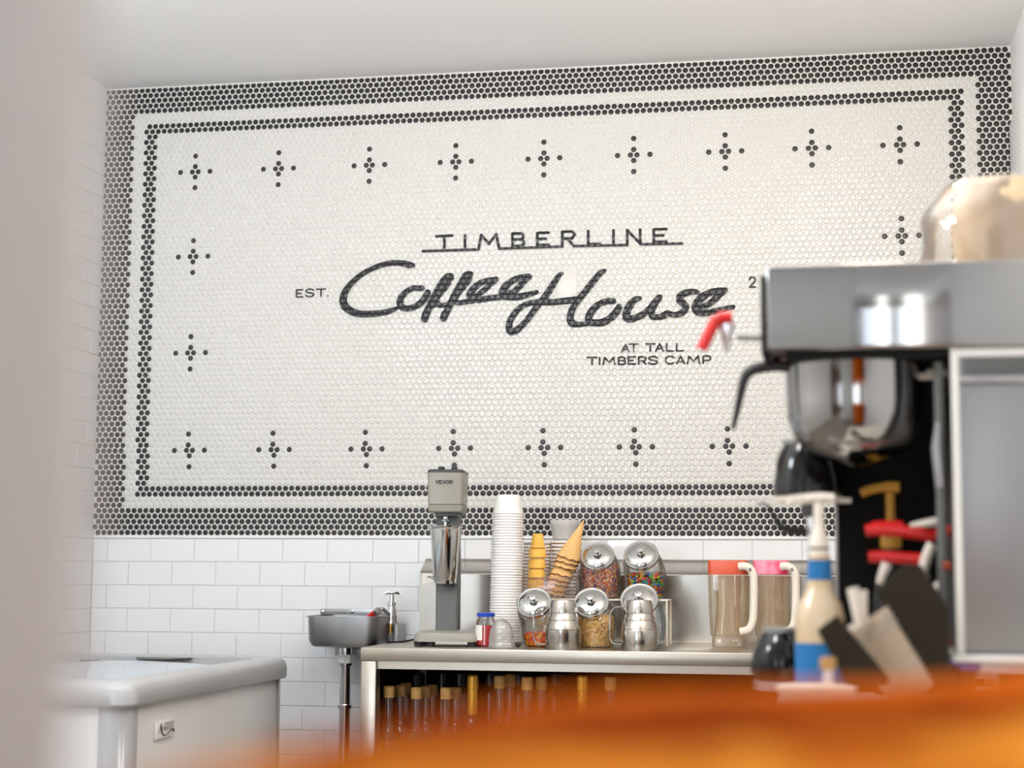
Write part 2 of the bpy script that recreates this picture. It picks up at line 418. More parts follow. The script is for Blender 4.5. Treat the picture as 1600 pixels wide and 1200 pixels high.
def disc(cx, cz, rr=1.0):
    v = []
    for rad, y in ((1, -.001), (.985, -.0032), (.90, -.0042), (.6, -.0045)):
        for i in range(NS):
            a = 2*math.pi*i/NS
            x = min(max(cx+RT_*rr*rad*math.cos(a), XL+.002), XR-.002); z = min(cz+RT_*rr*rad*math.sin(a), Z0+.0062)
            v.append(Vector((x, y, z)))
    f = []
    for k in range(3):
        for i in range(NS):
            j = (i+1) % NS; f.append((k*NS+i, k*NS+j, (k+1)*NS+j, (k+1)*NS+i))
    f.append(tuple(3*NS+i for i in range(NS))); return v, f
mw, md = M(), M(); singles = []
for r in range(84):
    odd = r % 2; sh = .22 if r >= 68 else 0
    cs = [c+.5 for c in range(-7, 136)] if odd else list(range(-7, 136))
    for c in cs:
        x = (c+sh)*P+random.uniform(-1, 1)*.0002; z = Z0-r*P*K+random.uniform(-1, 1)*.0002
        if x < XL+.001 or x > XR+.004: continue
        dk = dark(r, c)
        if dk and ((c, r) in cset or (c >= 131 and r <= 27)) and len(singles) < 300:
            singles.append((x, z)); continue
        v, f = disc(x, z)
        (md if dk else mw).add(v, f)
part('white_tiles', mur, mw, WTILE, kind='stuff', label='white glazed round tiles', ang=80)
part('black_tiles', mur, md, DTILE, kind='stuff', label='black glazed round tiles of the borders', ang=80)
q = M()
v, f = disc(1.0, 1.0); q.add([p-Vector((1, 0, 1)) for p in v], f); so = q.build('round_tile', DTILE, ang=80); sme = so.data; bpy.data.objects.remove(so)
for x, z in singles:
    if x > XR-.012:
        v, f = disc(x, z); q = M(); q.add(v, f); part('round_tile', mur, q, DTILE, ang=80); continue
    o = bpy.data.objects.new('round_tile', sme); COL.objects.link(o); o.parent = mur; o.location = (x, 0, z)

# ---------------------------------------------------------------- lettering
def cr(pts, n=7):
    out = []
    for i in range(len(pts)-1):
        p0, p1, p2, p3 = pts[max(i-1, 0)], pts[i], pts[i+1], pts[min(i+2, len(pts)-1)]
        for k in range(n):
            t = k/n
            out.append(tuple(.5*((2*b)+(-a+c)*t+(2*a-5*b+4*c-d)*t*t+(-a+3*b-3*c+d)*t**3) for a, b, c, d in zip(p0, p1, p2, p3)))
    out.append(tuple(pts[-1])); return out
def ribbon(mb, pts, Yf, Yb, tf=None, mi=0):      # pts: (x, y, width) in the drawing plane
    tf = tf or (lambda x, y, Y: at(x, y, Y))
    n = len(pts)
    if n == 1:
        x, y, w_ = pts[0]; pts = [(x-.01, y, w_), (x+.01, y, w_)]; n = 2
    outl, outr = [], []
    for i, (x, y, w_) in enumerate(pts):
        a = pts[max(i-1, 0)]; b = pts[min(i+1, n-1)]
        dx, dy = b[0]-a[0], b[1]-a[1]; L_ = math.hypot(dx, dy) or 1; nx, ny = -dy/L_, dx/L_
        outl.append((x+nx*w_/2, y+ny*w_/2)); outr.append((x-nx*w_/2, y-ny*w_/2))
    def cap(p, q):
        x, y, w_ = p; a0 = math.atan2(y-q[1], x-q[0]); return [(x+w_/2*math.cos(a0+t), y+w_/2*math.sin(a0+t)) for t in (-1.57, -1.0, -.5, 0, .5, 1.0, 1.57)]
    ribbon.k = (getattr(ribbon, 'k', 0)+1) % 25
    for Yv, flip in ((Yf, 0), (Yb, 1)):
        if Yf < 0 and not flip: Yv = Yf-ribbon.k*8e-6
        st = 3e-6 if (n > 6 and Yf < 0 and not flip) else 0
        o = len(mb.v); mb.v += [tf(x, y, Yv-i*st) for i, (x, y) in enumerate(outl)]+[tf(x, y, Yv-i*st) for i, (x, y) in enumerate(outr)]
        for i in range(n-1): mb.f.append((o+i, o+i+1, o+n+i+1, o+n+i)); mb.m.append(mi)
        for p, qq in ((pts[0], pts[1]), (pts[-1], pts[-2])):
            o = len(mb.v); c = cap(p, qq); mb.v += [tf(x, y, Yv) for x, y in c]; mb.f.append(tuple(range(o, o+len(c)))); mb.m.append(mi)
        if Yf == Yb: break
FONT = {'T': [[(0, 0), (1, 0)], [(.5, 0), (.5, 1)]], 'I': [[(.5, 0), (.5, 1)]], 'M': [[(0, 1), (.12, 0), (.5, .72), (.88, 0), (1, 1)]],
 'B': [[(0, 0), (0, 1), (.75, 1), (1, .86), (1, .64), (.8, .48), (0, .48)], [(.78, .48), (.92, .36), (.92, .12), (.72, 0), (0, 0)]],
 'E': [[(1, 0), (0, 0), (0, 1), (1, 1)], [(0, .5), (.75, .5)]], 'R': [[(0, 1), (0, 0), (.78, 0), (1, .14), (1, .44), (.78, .58), (0, .58)], [(.6, .58), (1, 1)]],
 'L': [[(0, 0), (0, 1), (1, 1)]], 'N': [[(0, 1), (0, 0), (1, 1), (1, 0)]], 'A': [[(0, 1), (.5, 0), (1, 1)], [(.2, .68), (.8, .68)]],
 'S': [[(.97, .2), (.75, .03), (.4, 0), (.12, .1), (.05, .28), (.25, .44), (.75, .54), (.97, .72), (.85, .93), (.5, 1), (.2, .96), (0, .8)]],
 'C': [[(.98, .2), (.7, .02), (.4, .02), (.1, .22), (0, .5), (.1, .78), (.4, .98), (.7, .98), (.98, .8)]],
 'P': [[(0, 1), (0, 0), (.78, 0), (1, .15), (1, .45), (.78, .6), (0, .6)]], 'V': [[(0, 0), (.5, 1), (1, 0)]],
 'O': [[(.5, 0), (.15, .12), (0, .5), (.15, .88), (.5, 1), (.85, .88), (1, .5), (.85, .12), (.5, 0)]],
 'G': [[(.98, .2), (.7, .02), (.4, .02), (.1, .22), (0, .5), (.1, .78), (.4, .98), (.8, .95), (1, .75), (1, .55), (.6, .55)]],
 'D': [[(0, 0), (0, 1), (.6, 1), (1, .7), (1, .3), (.6, 0), (0, 0)]],
 '2': [[(.05, .25), (.2, .06), (.5, 0), (.85, .08), (.95, .28), (.8, .5), (.1, .95), (.05, 1), (1, 1)]]}
def glyph(mb, ch, x0, x1, yt, yb, wd, Yf, Yb, tf=None, slope=0, mi=0):
    for pl in FONT[ch]:
        pts = [(x0+(x1-x0)*u, yt+(yb-yt)*v+slope*(x1-x0)*u) for u, v in pl]
        if ch in 'SCOG2': 
            ribbon(mb, cr([(x, y, wd) for x, y in pts], 3), Yf, Yb, tf, mi)
        else:
            for a, b in zip(pts, pts[1:]): ribbon(mb, [a+(wd,), b+(wd,)], Yf, Yb, tf, mi)
YF, YB = -.0062, -.0052
def word(root, spec, wd, slope=0):
    for ch, x0, x1, yt, yb in spec:
        m = M(); glyph(m, ch, x0, x1, yt, yb, wd, YF, YB, slope=slope); part('letter', root, m, VINYL, smooth=False)
def cx2(o, s, pts): return [(o[0]+x/s, o[1]+y/s, .9*w_/s) for x, y, w_ in pts]
t1 = thing('block_lettering', 'widely spaced black capitals joined by an underline, above the script on the mural', 'lettering', at(862, 386, 0))
word(t1, [('T', 682, 706.5, 369.3, 389), ('I', 723, 730, 368, 388)], 4.3, -.05)
m = M()
for a, b in (((747.5, 389.5), (752, 367)), ((752, 367), (764, 381)), ((764, 381), (775.3, 366)), ((775.3, 366), (780, 388))): ribbon(m, [a+(4.3,), b+(4.3,)], YF, YB)
part('letter', t1, m, VINYL, smooth=False)
word(t1, [('B', 800.7, 818.5, 365, 384.5), ('E', 839.5, 857, 364, 383)], 4.3, -.03)
m = M()
for a, b in (((878.5, 384), (878.5, 362)), ((878.5, 362), (893, 361.5)), ((893, 361.5), (898, 366)), ((898, 366), (893.5, 372.5)), ((893.5, 372.5), (880, 373)), ((887, 373), (896, 384))): ribbon(m, [a+(4.3,), b+(4.3,)], YF, YB)
part('letter', t1, m, VINYL, smooth=False)
word(t1, [('L', 919, 937, 361, 381.5), ('I', 955, 962, 360, 381)], 4.3, -.03)
m = M()
for a, b in (((980, 382.5), (980, 359.5)), ((980, 359.5), (1001, 381.5)), ((1000.5, 380), (1000, 358.5))): ribbon(m, [a+(4.3,), b+(4.3,)], YF, YB)
part('letter', t1, m, VINYL, smooth=False)
word(t1, [('E', 1021.5, 1041, 358.5, 378)], 4.3, -.03)
m = M()
for a, b in (((660.5, 392.2), (747, 389.6)), ((780, 388.4), (878.5, 385)), ((896, 384.4), (980, 382.6)), ((1001, 381.6), (1066, 380.2))): ribbon(m, [a+(4.2,), b+(4.2,)], YF, YB)
part('underline', t1, m, VINYL, smooth=False)

t2 = thing('script_lettering', 'big flowing black script of two words across the middle of the mural', 'lettering', at(840, 470, 0))
def script(strokes):
    m = M()
    for o, s, pts in strokes: ribbon(m, cr(cx2(o, s, pts), 8), -.0078, -.0066)
    part('letter', t2, m, VINYL, smooth=False)
A_, B_, C_, D_ = ((520, 390), 8.889), ((640, 340), 7.273), ((780, 400), 8.889), ((920, 400), 6.667)
script([(*A_, [(1110, 218, 75), (1060, 212, 105), (1000, 196, 100), (900, 183, 88), (780, 190, 85), (640, 225, 80), (500, 285, 78), (370, 365, 80), (260, 465, 88), (180, 570, 100), (143, 680, 112), (165, 780, 120), (240, 845, 115), (340, 885, 108), (470, 893, 103), (620, 885, 95), (760, 860, 85), (890, 812, 55)])])
script([(*A_, [(1240, 533, 85), (1190, 535, 85), (1110, 535, 80), (1020, 585, 90), (960, 650, 100), (930, 730, 110), (955, 795, 105), (1040, 815, 95), (1140, 792, 95), (1230, 730, 100), (1290, 655, 105), (1318, 595, 95)])])
script([(*B_, [(170, 1150, 95), (180, 1110, 100), (215, 1030, 90), (255, 950, 90), (320, 830, 95), (380, 745, 115), (435, 690, 125), (460, 675, 105)]),
        (*B_, [(440, 720, 90), (400, 790, 85), (345, 870, 60), (318, 910, 60)]),
        (*B_, [(255, 1010, 50), (300, 970, 90), (350, 995, 65), (430, 985, 60)])])
script([(*B_, [(385, 1140, 95), (400, 1100, 95), (440, 1030, 80), (475, 950, 85), (530, 845, 90), (590, 755, 110), (650, 670, 125), (683, 645, 95)]),
        (*B_, [(670, 700, 85), (620, 770, 85), (565, 850, 55), (530, 900, 60)]),
        (*B_, [(440, 985, 60), (500, 950, 80), (560, 968, 62), (640, 955, 65), (700, 955, 60)])])
script([(*B_, [(735, 905, 60), (800, 858, 65), (860, 812, 68), (930, 745, 70), (985, 700, 60), (950, 700, 55), (880, 715, 65), (790, 750, 78), (715, 820, 90), (680, 895, 85), (720, 930, 85), (820, 930, 80), (920, 912, 72), (1010, 905, 70), (1050, 900, 60)])])
script([(*B_, [(1130, 850, 70), (1180, 845, 70), (1240, 790, 80), (1310, 710, 80), (1365, 665, 60), (1300, 668, 60), (1220, 690, 75), (1130, 745, 85), (1070, 810, 95), (1060, 880, 100), (1130, 900, 80), (1230, 900, 82), (1340, 875, 75), (1445, 845, 55)])])
script([(*C_, [(870, 245, 60), (835, 265, 75), (790, 330, 95), (730, 420, 100), (640, 560, 105), (540, 680, 95), (450, 800, 95), (350, 930, 95), (240, 1030, 100), (160, 1050, 110), (135, 985, 105), (160, 880, 95), (240, 765, 90), (330, 690, 85), (450, 650, 85), (600, 640, 100), (750, 640, 95), (900, 625, 105), (1000, 615, 105), (1060, 590, 80)]),
        (*C_, [(1465, 200, 55), (1400, 240, 90), (1290, 370, 100), (1190, 500, 100), (1090, 620, 100), (1015, 740, 105), (985, 860, 110), (1010, 930, 115), (1100, 950, 85), (1200, 940, 75), (1260, 930, 65)])])
script([(*D_, [(255, 470, 70), (190, 472, 75), (110, 500, 75), (45, 555, 80), (5, 620, 85), (0, 680, 80), (60, 695, 78), (140, 690, 85), (220, 650, 85), (285, 580, 85), (315, 530, 75)])])
script([(*D_, [(530, 440, 50), (480, 455, 70), (430, 510, 90), (395, 580, 90), (390, 640, 90), (440, 655, 85), (520, 630, 75), (610, 575, 80), (680, 495, 80), (735, 430, 75)]),
        (*D_, [(690, 500, 70), (650, 580, 80), (665, 630, 72), (730, 635, 68), (790, 615, 80)])])
script([(*D_, [(790, 610, 70), (825, 595, 70), (880, 612, 62), (950, 600, 75), (1005, 555, 80), (1000, 510, 80), (950, 460, 88), (960, 410, 85), (1040, 375, 72), (1110, 372, 60), (1145, 382, 40)])])
script([(*D_, [(1180, 525, 60), (1250, 500, 70), (1320, 440, 78), (1390, 375, 75), (1430, 350, 45), (1370, 352, 55), (1270, 378, 75), (1165, 440, 92), (1115, 520, 95), (1130, 580, 85), (1230, 590, 78), (1380, 560, 70), (1505, 530, 50)])])
t3 = thing('est_lettering', 'small black capitals with a full stop, left of the big script', 'lettering', at(487, 458, 0))
word(t3, [('E', 463, 473, 453, 464), ('S', 477.5, 490.5, 452, 463.5), ('T', 494.5, 508.5, 452, 463)], 2.3, -.03)
m = M(); ribbon(m, [(512.2, 462, 2.6)], YF, YB); part('full_stop', t3, m, VINYL, smooth=False)
t4 = thing('numeral_lettering', 'single black numeral at the right end of the script beside the steel brewer', 'lettering', at(1175, 440, 0))
m = M(); glyph(m, '2', 1170.8, 1180.2, 433, 448.3, 2.6, YF, YB); part('numeral', t4, m, VINYL, smooth=False)
def w3(o, s, items): return [(ch, o[0]+a/s, o[0]+b/s, o[1]+c/s, o[1]+d/s) for ch, a, b, c, d in items]
t5 = thing('small_lettering', 'two centred lines of small black capitals below the right half of the script', 'lettering', at(1014, 555, 0))
o5 = (900, 525)
word(t5, w3(o5, 7.273, [('A', 520, 602, 95, 180), ('T', 605, 706, 92, 176), ('T', 790, 897, 90, 172), ('A', 905, 992, 88, 172), ('L', 1030, 1105, 86, 170), ('L', 1143, 1218, 85, 168)]), 2.5, -.01)
word(t5, w3(o5, 7.273, [('T', 128, 238, 243, 322), ('I', 258, 278, 243, 322), ('M', 308, 442, 243, 322), ('B', 484, 560, 240, 322), ('E', 594, 674, 236, 318), ('R', 712, 792, 236, 318), ('S', 824, 924, 232, 320), ('C', 1018, 1112, 228, 318), ('A', 1145, 1232, 232, 314), ('M', 1266, 1404, 228, 312), ('P', 1446, 1526, 226, 310)]), 2.5, -.01)
a, b = at(870, 420, 0), at(901.5, 479.5, 0)
m = M(); m.box(a.x, b.x, -.0065, -.001, b.z, a.z, .0012)
solo('cover_plate', m, mat('cover_plate_paint', (214, 212, 207), .3), 'blank white electrical cover plate under the crossbar of the script capital', 'plate', (a.x, 0, b.z))

# ---------------------------------------------------------------- prep table on the back wall
ZT = .915; YT = -.70; TX = .955; TX1 = 2.70
tb = thing('prep_table', 'stainless steel prep table with a tall backsplash and an open shelf of bottles', 'table', (TX, YT, 0))
def Zp(px, py, Y=YT): return at(px, py, Y).z
zl = Zp(700, 1034.5)
m = M(); m.box(TX, TX1, YT, -.03, zl, ZT, .004, seg=2); part('worktop', tb, m, STEELH)
m = M(); m.box(TX+.004, TX1, YT+.02, YT+.05, zl-.022, zl-.0005); part('rail', tb, m, STEELH, 'dull steel rail under the worktop edge')
zs1 = at(800, 897, -.085).z; zs2 = at(800, 873.5, 0).z
m = M(); xb = .972
m.add([(x, y, z) for x in (xb, TX1) for y, z in ((-.004, ZT), (-.085, ZT), (-.085, zs1), (-.008, zs2), (-.004, zs2))],
      [(0, 1, 2, 3, 4), (9, 8, 7, 6, 5), (1, 6, 7, 2), (2, 7, 8, 3), (3, 8, 9, 4), (0, 4, 9, 5), (0, 5, 6, 1)])
part('backsplash', tb, m, STEEL)
m = M(); m.tube([(xb, -.0853, zs1), (TX1, -.0853, zs1)], .0016, n=6); m.tube([(xb, -.0095, zs2+.001), (TX1, -.0095, zs2+.001)], .0012, n=6); part('fold_highlight', tb, m, PLATE)  # pale strips along the folds imitate bright edge highlights
a = at(563, 1100, YT).x; b = at(586.5, 1100, YT).x
m = M(); m.box(TX+.002, TX+.044, YT+.004, YT+.05, 0, zl-.001, .002); part('leg', tb, m, STEELH)
m = M(); m.box(TX+.002, TX+.044, -.10, -.055, 0, zl-.001, .002); part('leg', tb, m, STEELH)
m = M(); m.box(TX1-.045, TX1-.002, YT+.004, YT+.05, 0, zl-.001, .002); part('leg', tb, m, STEELH)
m = M(); m.box(TX1-.045, TX1-.002, -.10, -.055, 0, zl-.001, .002); part('leg', tb, m, STEELH)
m = M(); m.box(TX+.006, TX+.014, YT+.052, -.102, .3, zl-.001); part('side_panel', tb, m, BLACKM, 'black side panel for the shade under the worktop')  # matt black panels stand in for the shade under the table
m = M(); m.box(TX+.02, TX1-.02, -.052, -.044, .3, zl-.001); part('back_shade_panel', tb, m, BLACKM, 'black back panel for the shade under the worktop')
ZSH = .49
m = M(); m.box(TX+.046, TX1-.046, YT+.01, -.054, ZSH-.03, ZSH, .003); part('shelf', tb, m, STEELH)
# sticker on the backsplash
a = at(660, 896.5, -.087); b = at(679.5, 913.5, -.087)
st = thing('sticker', 'white sticker with green and black print on the left end of the backsplash', 'sticker', (a.x, -.086, b.z))
m = M(); m.box(a.x, b.x, -.0868, -.0854, b.z, a.z); part('label_sheet', st, m, LABEL)
m = M()
for i, ch in enumerate('OEGA'): glyph(m, ch, 667.8+i*3, 669.9+i*3, 900.4, 902.8, .7, -.0874, -.087)
part('print', st, m, INK, smooth=False)
m = M(); ribbon(m, cr([(672.5, 903.3, .8), (676, 905.2, 1.8), (678.8, 904.6, 2.4)], 4), -.0874, -.087); part('leaf', st, m, GREEN, smooth=False)
m = M(); ribbon(m, [(664.6, 911.4, .5), (668.8, 911.3, .5)], -.0874, -.087); ribbon(m, [(671, 911.2, .6), (677, 911, .6)], -.0874, -.087); part('print', st, m, INKG, smooth=False)

# bottles on the shelf under the worktop
def bottle_proto(h, capm, label, gold=False):
    t = thing('syrup_bottle', label, 'bottle', (0, 0, 0), 'syrup bottles on the shelf under the prep table')
    m = M(); m.lathe([(0, .030), (.004, .036), (.14, .036), (.165, .034), (.19, .020), (.215, .0125), (.262, .0115)], n=20); part('bottle_glass', t, m, GLASS)
    m = M(); m.lathe([(.004, .033), (.14, .033), (.155, .031)], n=20); part('syrup', t, m, SYRUP)
    m = M()
    if gold: m.lathe([(.205, .0155), (.262, .0145), (.264, .016), (.292, .016), (.296, .013)], n=20)
    else: m.lathe([(.262, .0155), (.288, .0160), (.291, .013)], n=20)
    part('cap', t, m, capm)
    return t
pb = bottle_proto(.3, CORK, ''); pg = bottle_proto(.3, GOLDF, '', True)
BL = [(608, 1072, -.60, 0, 'front bottle nearest the left leg, tan cap'), (626, 1070.5, -.52, 0, 'tan-capped bottle second from the left leg'), (634, 1067, -.42, 0, 'tan-capped bottle behind the first two by the left leg'),
 (651, 1074, -.60, 0, 'tan-capped front bottle under the mixer base'), (666.5, 1072, -.5, 0, 'tan-capped bottle just right of the one under the mixer'), (676, 1070, -.42, 0, 'tan-capped bottle further back below the mixer'),
 (697, 1074.5, -.60, 0, 'tan-capped front bottle below the red cherry jar'), (713, 1074, -.5, 0, 'tan-capped bottle left of the tall gold foil neck'), (739, 1055, -.58, 1, 'gold-foil-necked bottle, leftmost of the two gold ones'),
 (781, 1056, -.56, 0, 'tan-capped bottle below the white cup stack'), (797, 1054, -.46, 0, 'tan-capped bottle behind, below the cup stack'), (824, 1058, -.6, 0, 'tan-capped bottle below the yellow cones'),
 (846, 1058, -.56, 0, 'dull-capped bottle right of the one below the cones'), (910, 1056, -.6, 1, 'gold-foil-necked bottle, rightmost of the two gold ones'), (954, 1058, -.6, 0, 'rightmost bottle on the shelf with an orange cap')]
for i, (px, py, Y, g, lb) in enumerate(BL):
    src = pg if g else pb
    o = copy_tree(src); p = at(px, py, Y); o.location = (p.x, Y, ZSH+.0005)
    o.scale = (1, 1, (p.z-ZSH)/.291 if not g else (p.z-ZSH)/.296); o['label'] = lb+', under the steel table'
for s_ in (pb, pg):
    for ch in list(s_.children): bpy.data.objects.remove(ch)
    bpy.data.objects.remove(s_)
for i, (px, hw, lb) in enumerate([(602, 16, 'leftmost dark jar at the back of the shelf'), (650, 17, 'dark jar with a pale label behind the mixer-side bottles'), (691, 10, 'narrow dark jar behind the third front bottle'), (719, 13, 'dark jar with a pale label left of the gold foil neck'), (766, 13, 'dark jar behind, right of the gold foil neck'), (812, 14, 'dark jar behind the bottles under the cones'), (868, 14, 'dark jar between the bottles and the second gold neck')]):
    Y = -.28; p = at(px, 1052, Y); r = hw*dep(px, 1052, Y)/F
    t = thing('storage_jar', lb+' under the steel table', 'jar', (p.x, Y, ZSH), 'dark jars at the back of the shelf')
    m = M(); m.lathe([(ZSH+.0005, r*.9), (ZSH+.01, r), (p.z-.05, r), (p.z-.035, r*.8), (p.z-.03, r*.8)], c=(p.x, Y, 0), n=20); part('jar_body', t, m, DARKGL)
    m = M(); m.lathe([(p.z-.032, r*.85), (p.z-.004, r*.85), (p.z, r*.8)], c=(p.x, Y, 0), n=20); part('jar_lid', t, m, BLACK)
    if i in (1, 3): m = M(); m.lathe([(p.z-.15, r*1.01), (p.z-.06, r*1.01)], c=(p.x, Y, 0), n=20, caps=(False, False)); part('jar_label', t, m, mat('greybrown_label', (120, 108, 100), .7))  # labels in a flat dull grey-brown

# ---------------------------------------------------------------- milkshake mixer
Ym = -.52
def X(px, py, Y): return at(px, py, Y).x
mx = thing('drink_mixer', 'grey milkshake mixer with a boxy head and two dark top buttons on the steel table', 'mixer', (X(700, 1000, Ym), Ym, ZT))
YH = Ym-.03                                     # front of head
x0, x1 = X(666, 770, YH), X(721.5, 770, YH)
zt1, zt2, zt3, zt4 = at(694, 733, YH).z, at(694, 738.5, YH).z, at(694, 788, YH).z, at(694, 800.5, YH).z
def rr(x0, x1, y0, y1, z, r, n=5):
    out = []
    for cx_, cy_, a in ((x1-r, y0+r, -90), (x1-r, y1-r, 0), (x0+r, y1-r, 90), (x0+r, y0+r, 180)):
        for i in range(n+1):
            t = math.radians(a+90*i/n); out.append((cx_+r*math.cos(t), cy_+r*math.sin(t), z))
    return out
dx = X(667.5, 790, YH)-x0
HD = .155
m = M(); m.loft([rr(x0+dx*1.8, x1-dx*1.8, YH+.006, YH+HD, zt4, .008), rr(x0+dx, x1-dx, YH+.002, YH+HD, zt4+.004, .009), rr(x0+dx*.8, x1-dx*.8, YH, YH+HD, zt3-.001, .009)]); part('motor_bottom', mx, m, GREY1)
m = M(); m.loft([rr(x0+dx*.8, x1-dx*.8, YH, YH+HD, zt3+.0006, .009), rr(x0, x1, YH, YH+HD+.004, zt2, .010)]); part('motor_housing', mx, m, GREY1)
m = M(); m.loft([rr(x0, x1, YH, YH+HD+.004, zt2+.0004, .010), rr(x0, x1, YH, YH+HD+.004, zt1-.003, .010), rr(x0+.004, x1-.004, YH+.004, YH+HD, zt1, .008)]); part('top_cap', mx, m, mat('cap_dark_grey', (58, 60, 60), .4), 'dark grey top cap')
for px in (686, 706):
    a, b = X(px-4.7, 731, YH), X(px+4.7, 731, YH)
    m = M(); m.box(a, b, YH+.03, YH+.05, zt1, at(px, 728.8, YH+.03).z, .002); part('button', mx, m, BLACK)
# column, chin, base
xc0, xc1 = X(683, 900, Ym+.03), X(717.5, 900, Ym+.03)
m = M(); zb1 = at(700, 986, Ym).z
m.loft([rr(xc0, xc1, Ym+.03, Ym+.115, zb1-.004, .008), rr(xc0, xc1, Ym+.03, Ym+.115, zt4-.0, .008)]); part('column', mx, m, GREY2, 'darker grey column')
a, b = X(679, 808, YH+.02), X(716, 808, YH+.02)
m = M(); m.box(a, b, YH+.02, YH+.10, at(700, 806.5, YH+.02).z, zt4+.002, .004); part('chin', mx, m, GREY2)
xb0, xb1 = X(642, 1000, Ym-.07), X(741, 1000, Ym-.07)
zb0 = ZT+.013
m = M(); m.loft([rr(xb0, xb1, Ym-.07, Ym+.12, zb0, .02), rr(xb0, xb1, Ym-.07, Ym+.12, zb0+.012, .02), rr(xb0+.006, xb1-.006, Ym-.064, Ym+.115, zb0+.024, .02), rr(xb0+.014, xb1-.014, Ym-.055, Ym+.11, zb0+.028, .018)]); part('base', mx, m, GREY1)
for px, py_ in ((651, -.055), (669, -.055), (733, -.055), (651, .1), (733, .1)):
    c = (X(px, 1008, Ym-.06), Ym+py_, 0); m = M(); m.lathe([(ZT, .012), (zb0+.001, .014)], c=c, n=16); part('foot', mx, m, RUBBER)
p = at(699.5, 820, YH+.05)
m = M(); m.lathe([(at(699, 905, YH+.05).z, .0035), (at(699, 815, YH+.05).z, .0045), (at(699, 814.5, YH+.05).z, .011), (at(699, 812, YH+.05).z, .012), (at(699, 811, YH+.05).z, .007), (at(699, 805.5, YH+.05).z, .007)], c=(p.x-.004, YH+.05, 0), n=18); part('spindle', mx, m, CHROME)
m = M(); a, b = X(693, 914, Ym-.0), X(708, 914, Ym-.0); m.box(a, b, Ym-.005, Ym+.034, at(700, 916, Ym).z, at(700, 910.5, Ym).z, .002); part('cup_rest', mx, m, BLACK)
m = M(); 
for i, ch in enumerate('VEVOR'): glyph(m, ch, 679.7+i*5.35, 683.6+i*5.35, 750.8, 755.6, 1.5, YH-.0006, YH-.0002)
part('logo_lettering', mx, m, INK, smooth=False)
m = M(); ribbon(m, [(680, 757.6, .6), (705, 757.4, .6)], YH-.0006, YH-.0002); part('logo_line', mx, m, INKG, smooth=False)
m = M(); zc = ZT+.003
m.tube(cr([(xb0+.02, Ym+.122, ZT+.02), (xb0-.01, Ym+.13, ZT+.014), (xb0-.06, Ym+.17, zc), (xb0-.10, Ym+.12, zc)], 5), .003)
part('power_cord', mx, m, RUBBER)
m = M(); m.tube(cr([(xb1-.02, Ym+.11, ZT+.03), (xb1+.01, Ym+.13, ZT+.05), (xb1+.02, Ym+.15, ZT+.02), (xb1-.005, Ym+.17, zc)], 5), .003); part('power_cord', mx, m, RUBBER)
# mixing cup hooked under the head
Yc = YH+.05
c = at(699.5, 860, Yc)
pr = lp(699.5, Yc, [(911.5, 16.5), (911.8, 18.5), (905, 19), (903.5, 20), (826, 24.8), (824.5, 26), (822, 26.2), (821.6, 24.5), (830, 24.2), (905, 18)])
m = M(); m.lathe(pr, c=(c.x-.003, Yc, 0), n=36, caps=(True, True))
solo('mixing_cup', m, POLISH, 'tall polished steel mixing cup hanging under the mixer head', 'cup', (c.x-.003, Yc, pr[0][0]))
mx.rotation_euler.z = math.radians(6.5)
cup_ = bpy.data.objects['mixing_cup']; cup_.location = mx.location+Matrix.Rotation(math.radians(6.5), 3, 'Z') @ (cup_.location-mx.location)

# ---------------------------------------------------------------- cups, cones, jars on the table
# inverted white cups
Ys = -.40; sc_ = dep(790, 900, Ys)/F
pitch = 4.3*sc_; nC = 48
px0 = at(788.5, 1008, Ys); H = 30*sc_; r0 = 25.3*sc_
cm = M(); cm.lathe([(0, r0*.985), (.0008, r0), (.0032, r0), (.0036, r0*.955), (H*.96, 18*sc_), (H, 17*sc_)], n=32)
c0 = cm.build('foam_cup', FOAM); cme = c0.data; bpy.data.objects.remove(c0)
for i in range(nC):
    o = bpy.data.objects.new('foam_cup', cme); COL.objects.link(o)
    o.location = (px0.x+i*pitch*.021+random.uniform(-.0004, .0004), Ys, ZT+.0005+i*pitch)
    lb = 'white cup upside down in the tall stack beside the grey mixer'
    g = 'white cups in the tall upside-down stack'
    if i == nC-1: lb = 'topmost white cup of the tall upside-down stack, its whole side showing'
    elif i == 0: lb = 'lowest white cup of the tall upside-down stack, standing on the steel table'
    tag(o, lb, 'cup', g)

# riser shelf
Yr = -.27; ZR = at(940, 936, Yr-.07).z
rs = thing('riser_shelf', 'low white wire riser shelf holding the upper jars and the cone bin', 'shelf', (X(930, 1000, Yr), Yr, ZT))
xr0, xr1 = X(806, 936, Yr-.07), X(1044, 936, Yr-.07)
m = M(); m.box(xr0, xr1, Yr-.075, Yr+.052, ZR-.005, ZR, .002); part('shelf_top', rs, m, IVORY)
for x in (xr0+.01, xr1-.004, xr1-.04):
    for y in (Yr-.07, Yr+.045):
        if x == xr1-.04 and y > Yr: continue
        m = M(); m.tube([(x, y, ZT), (x, y, ZR-.005)], .0035); part('leg', rs, m, IVORY)

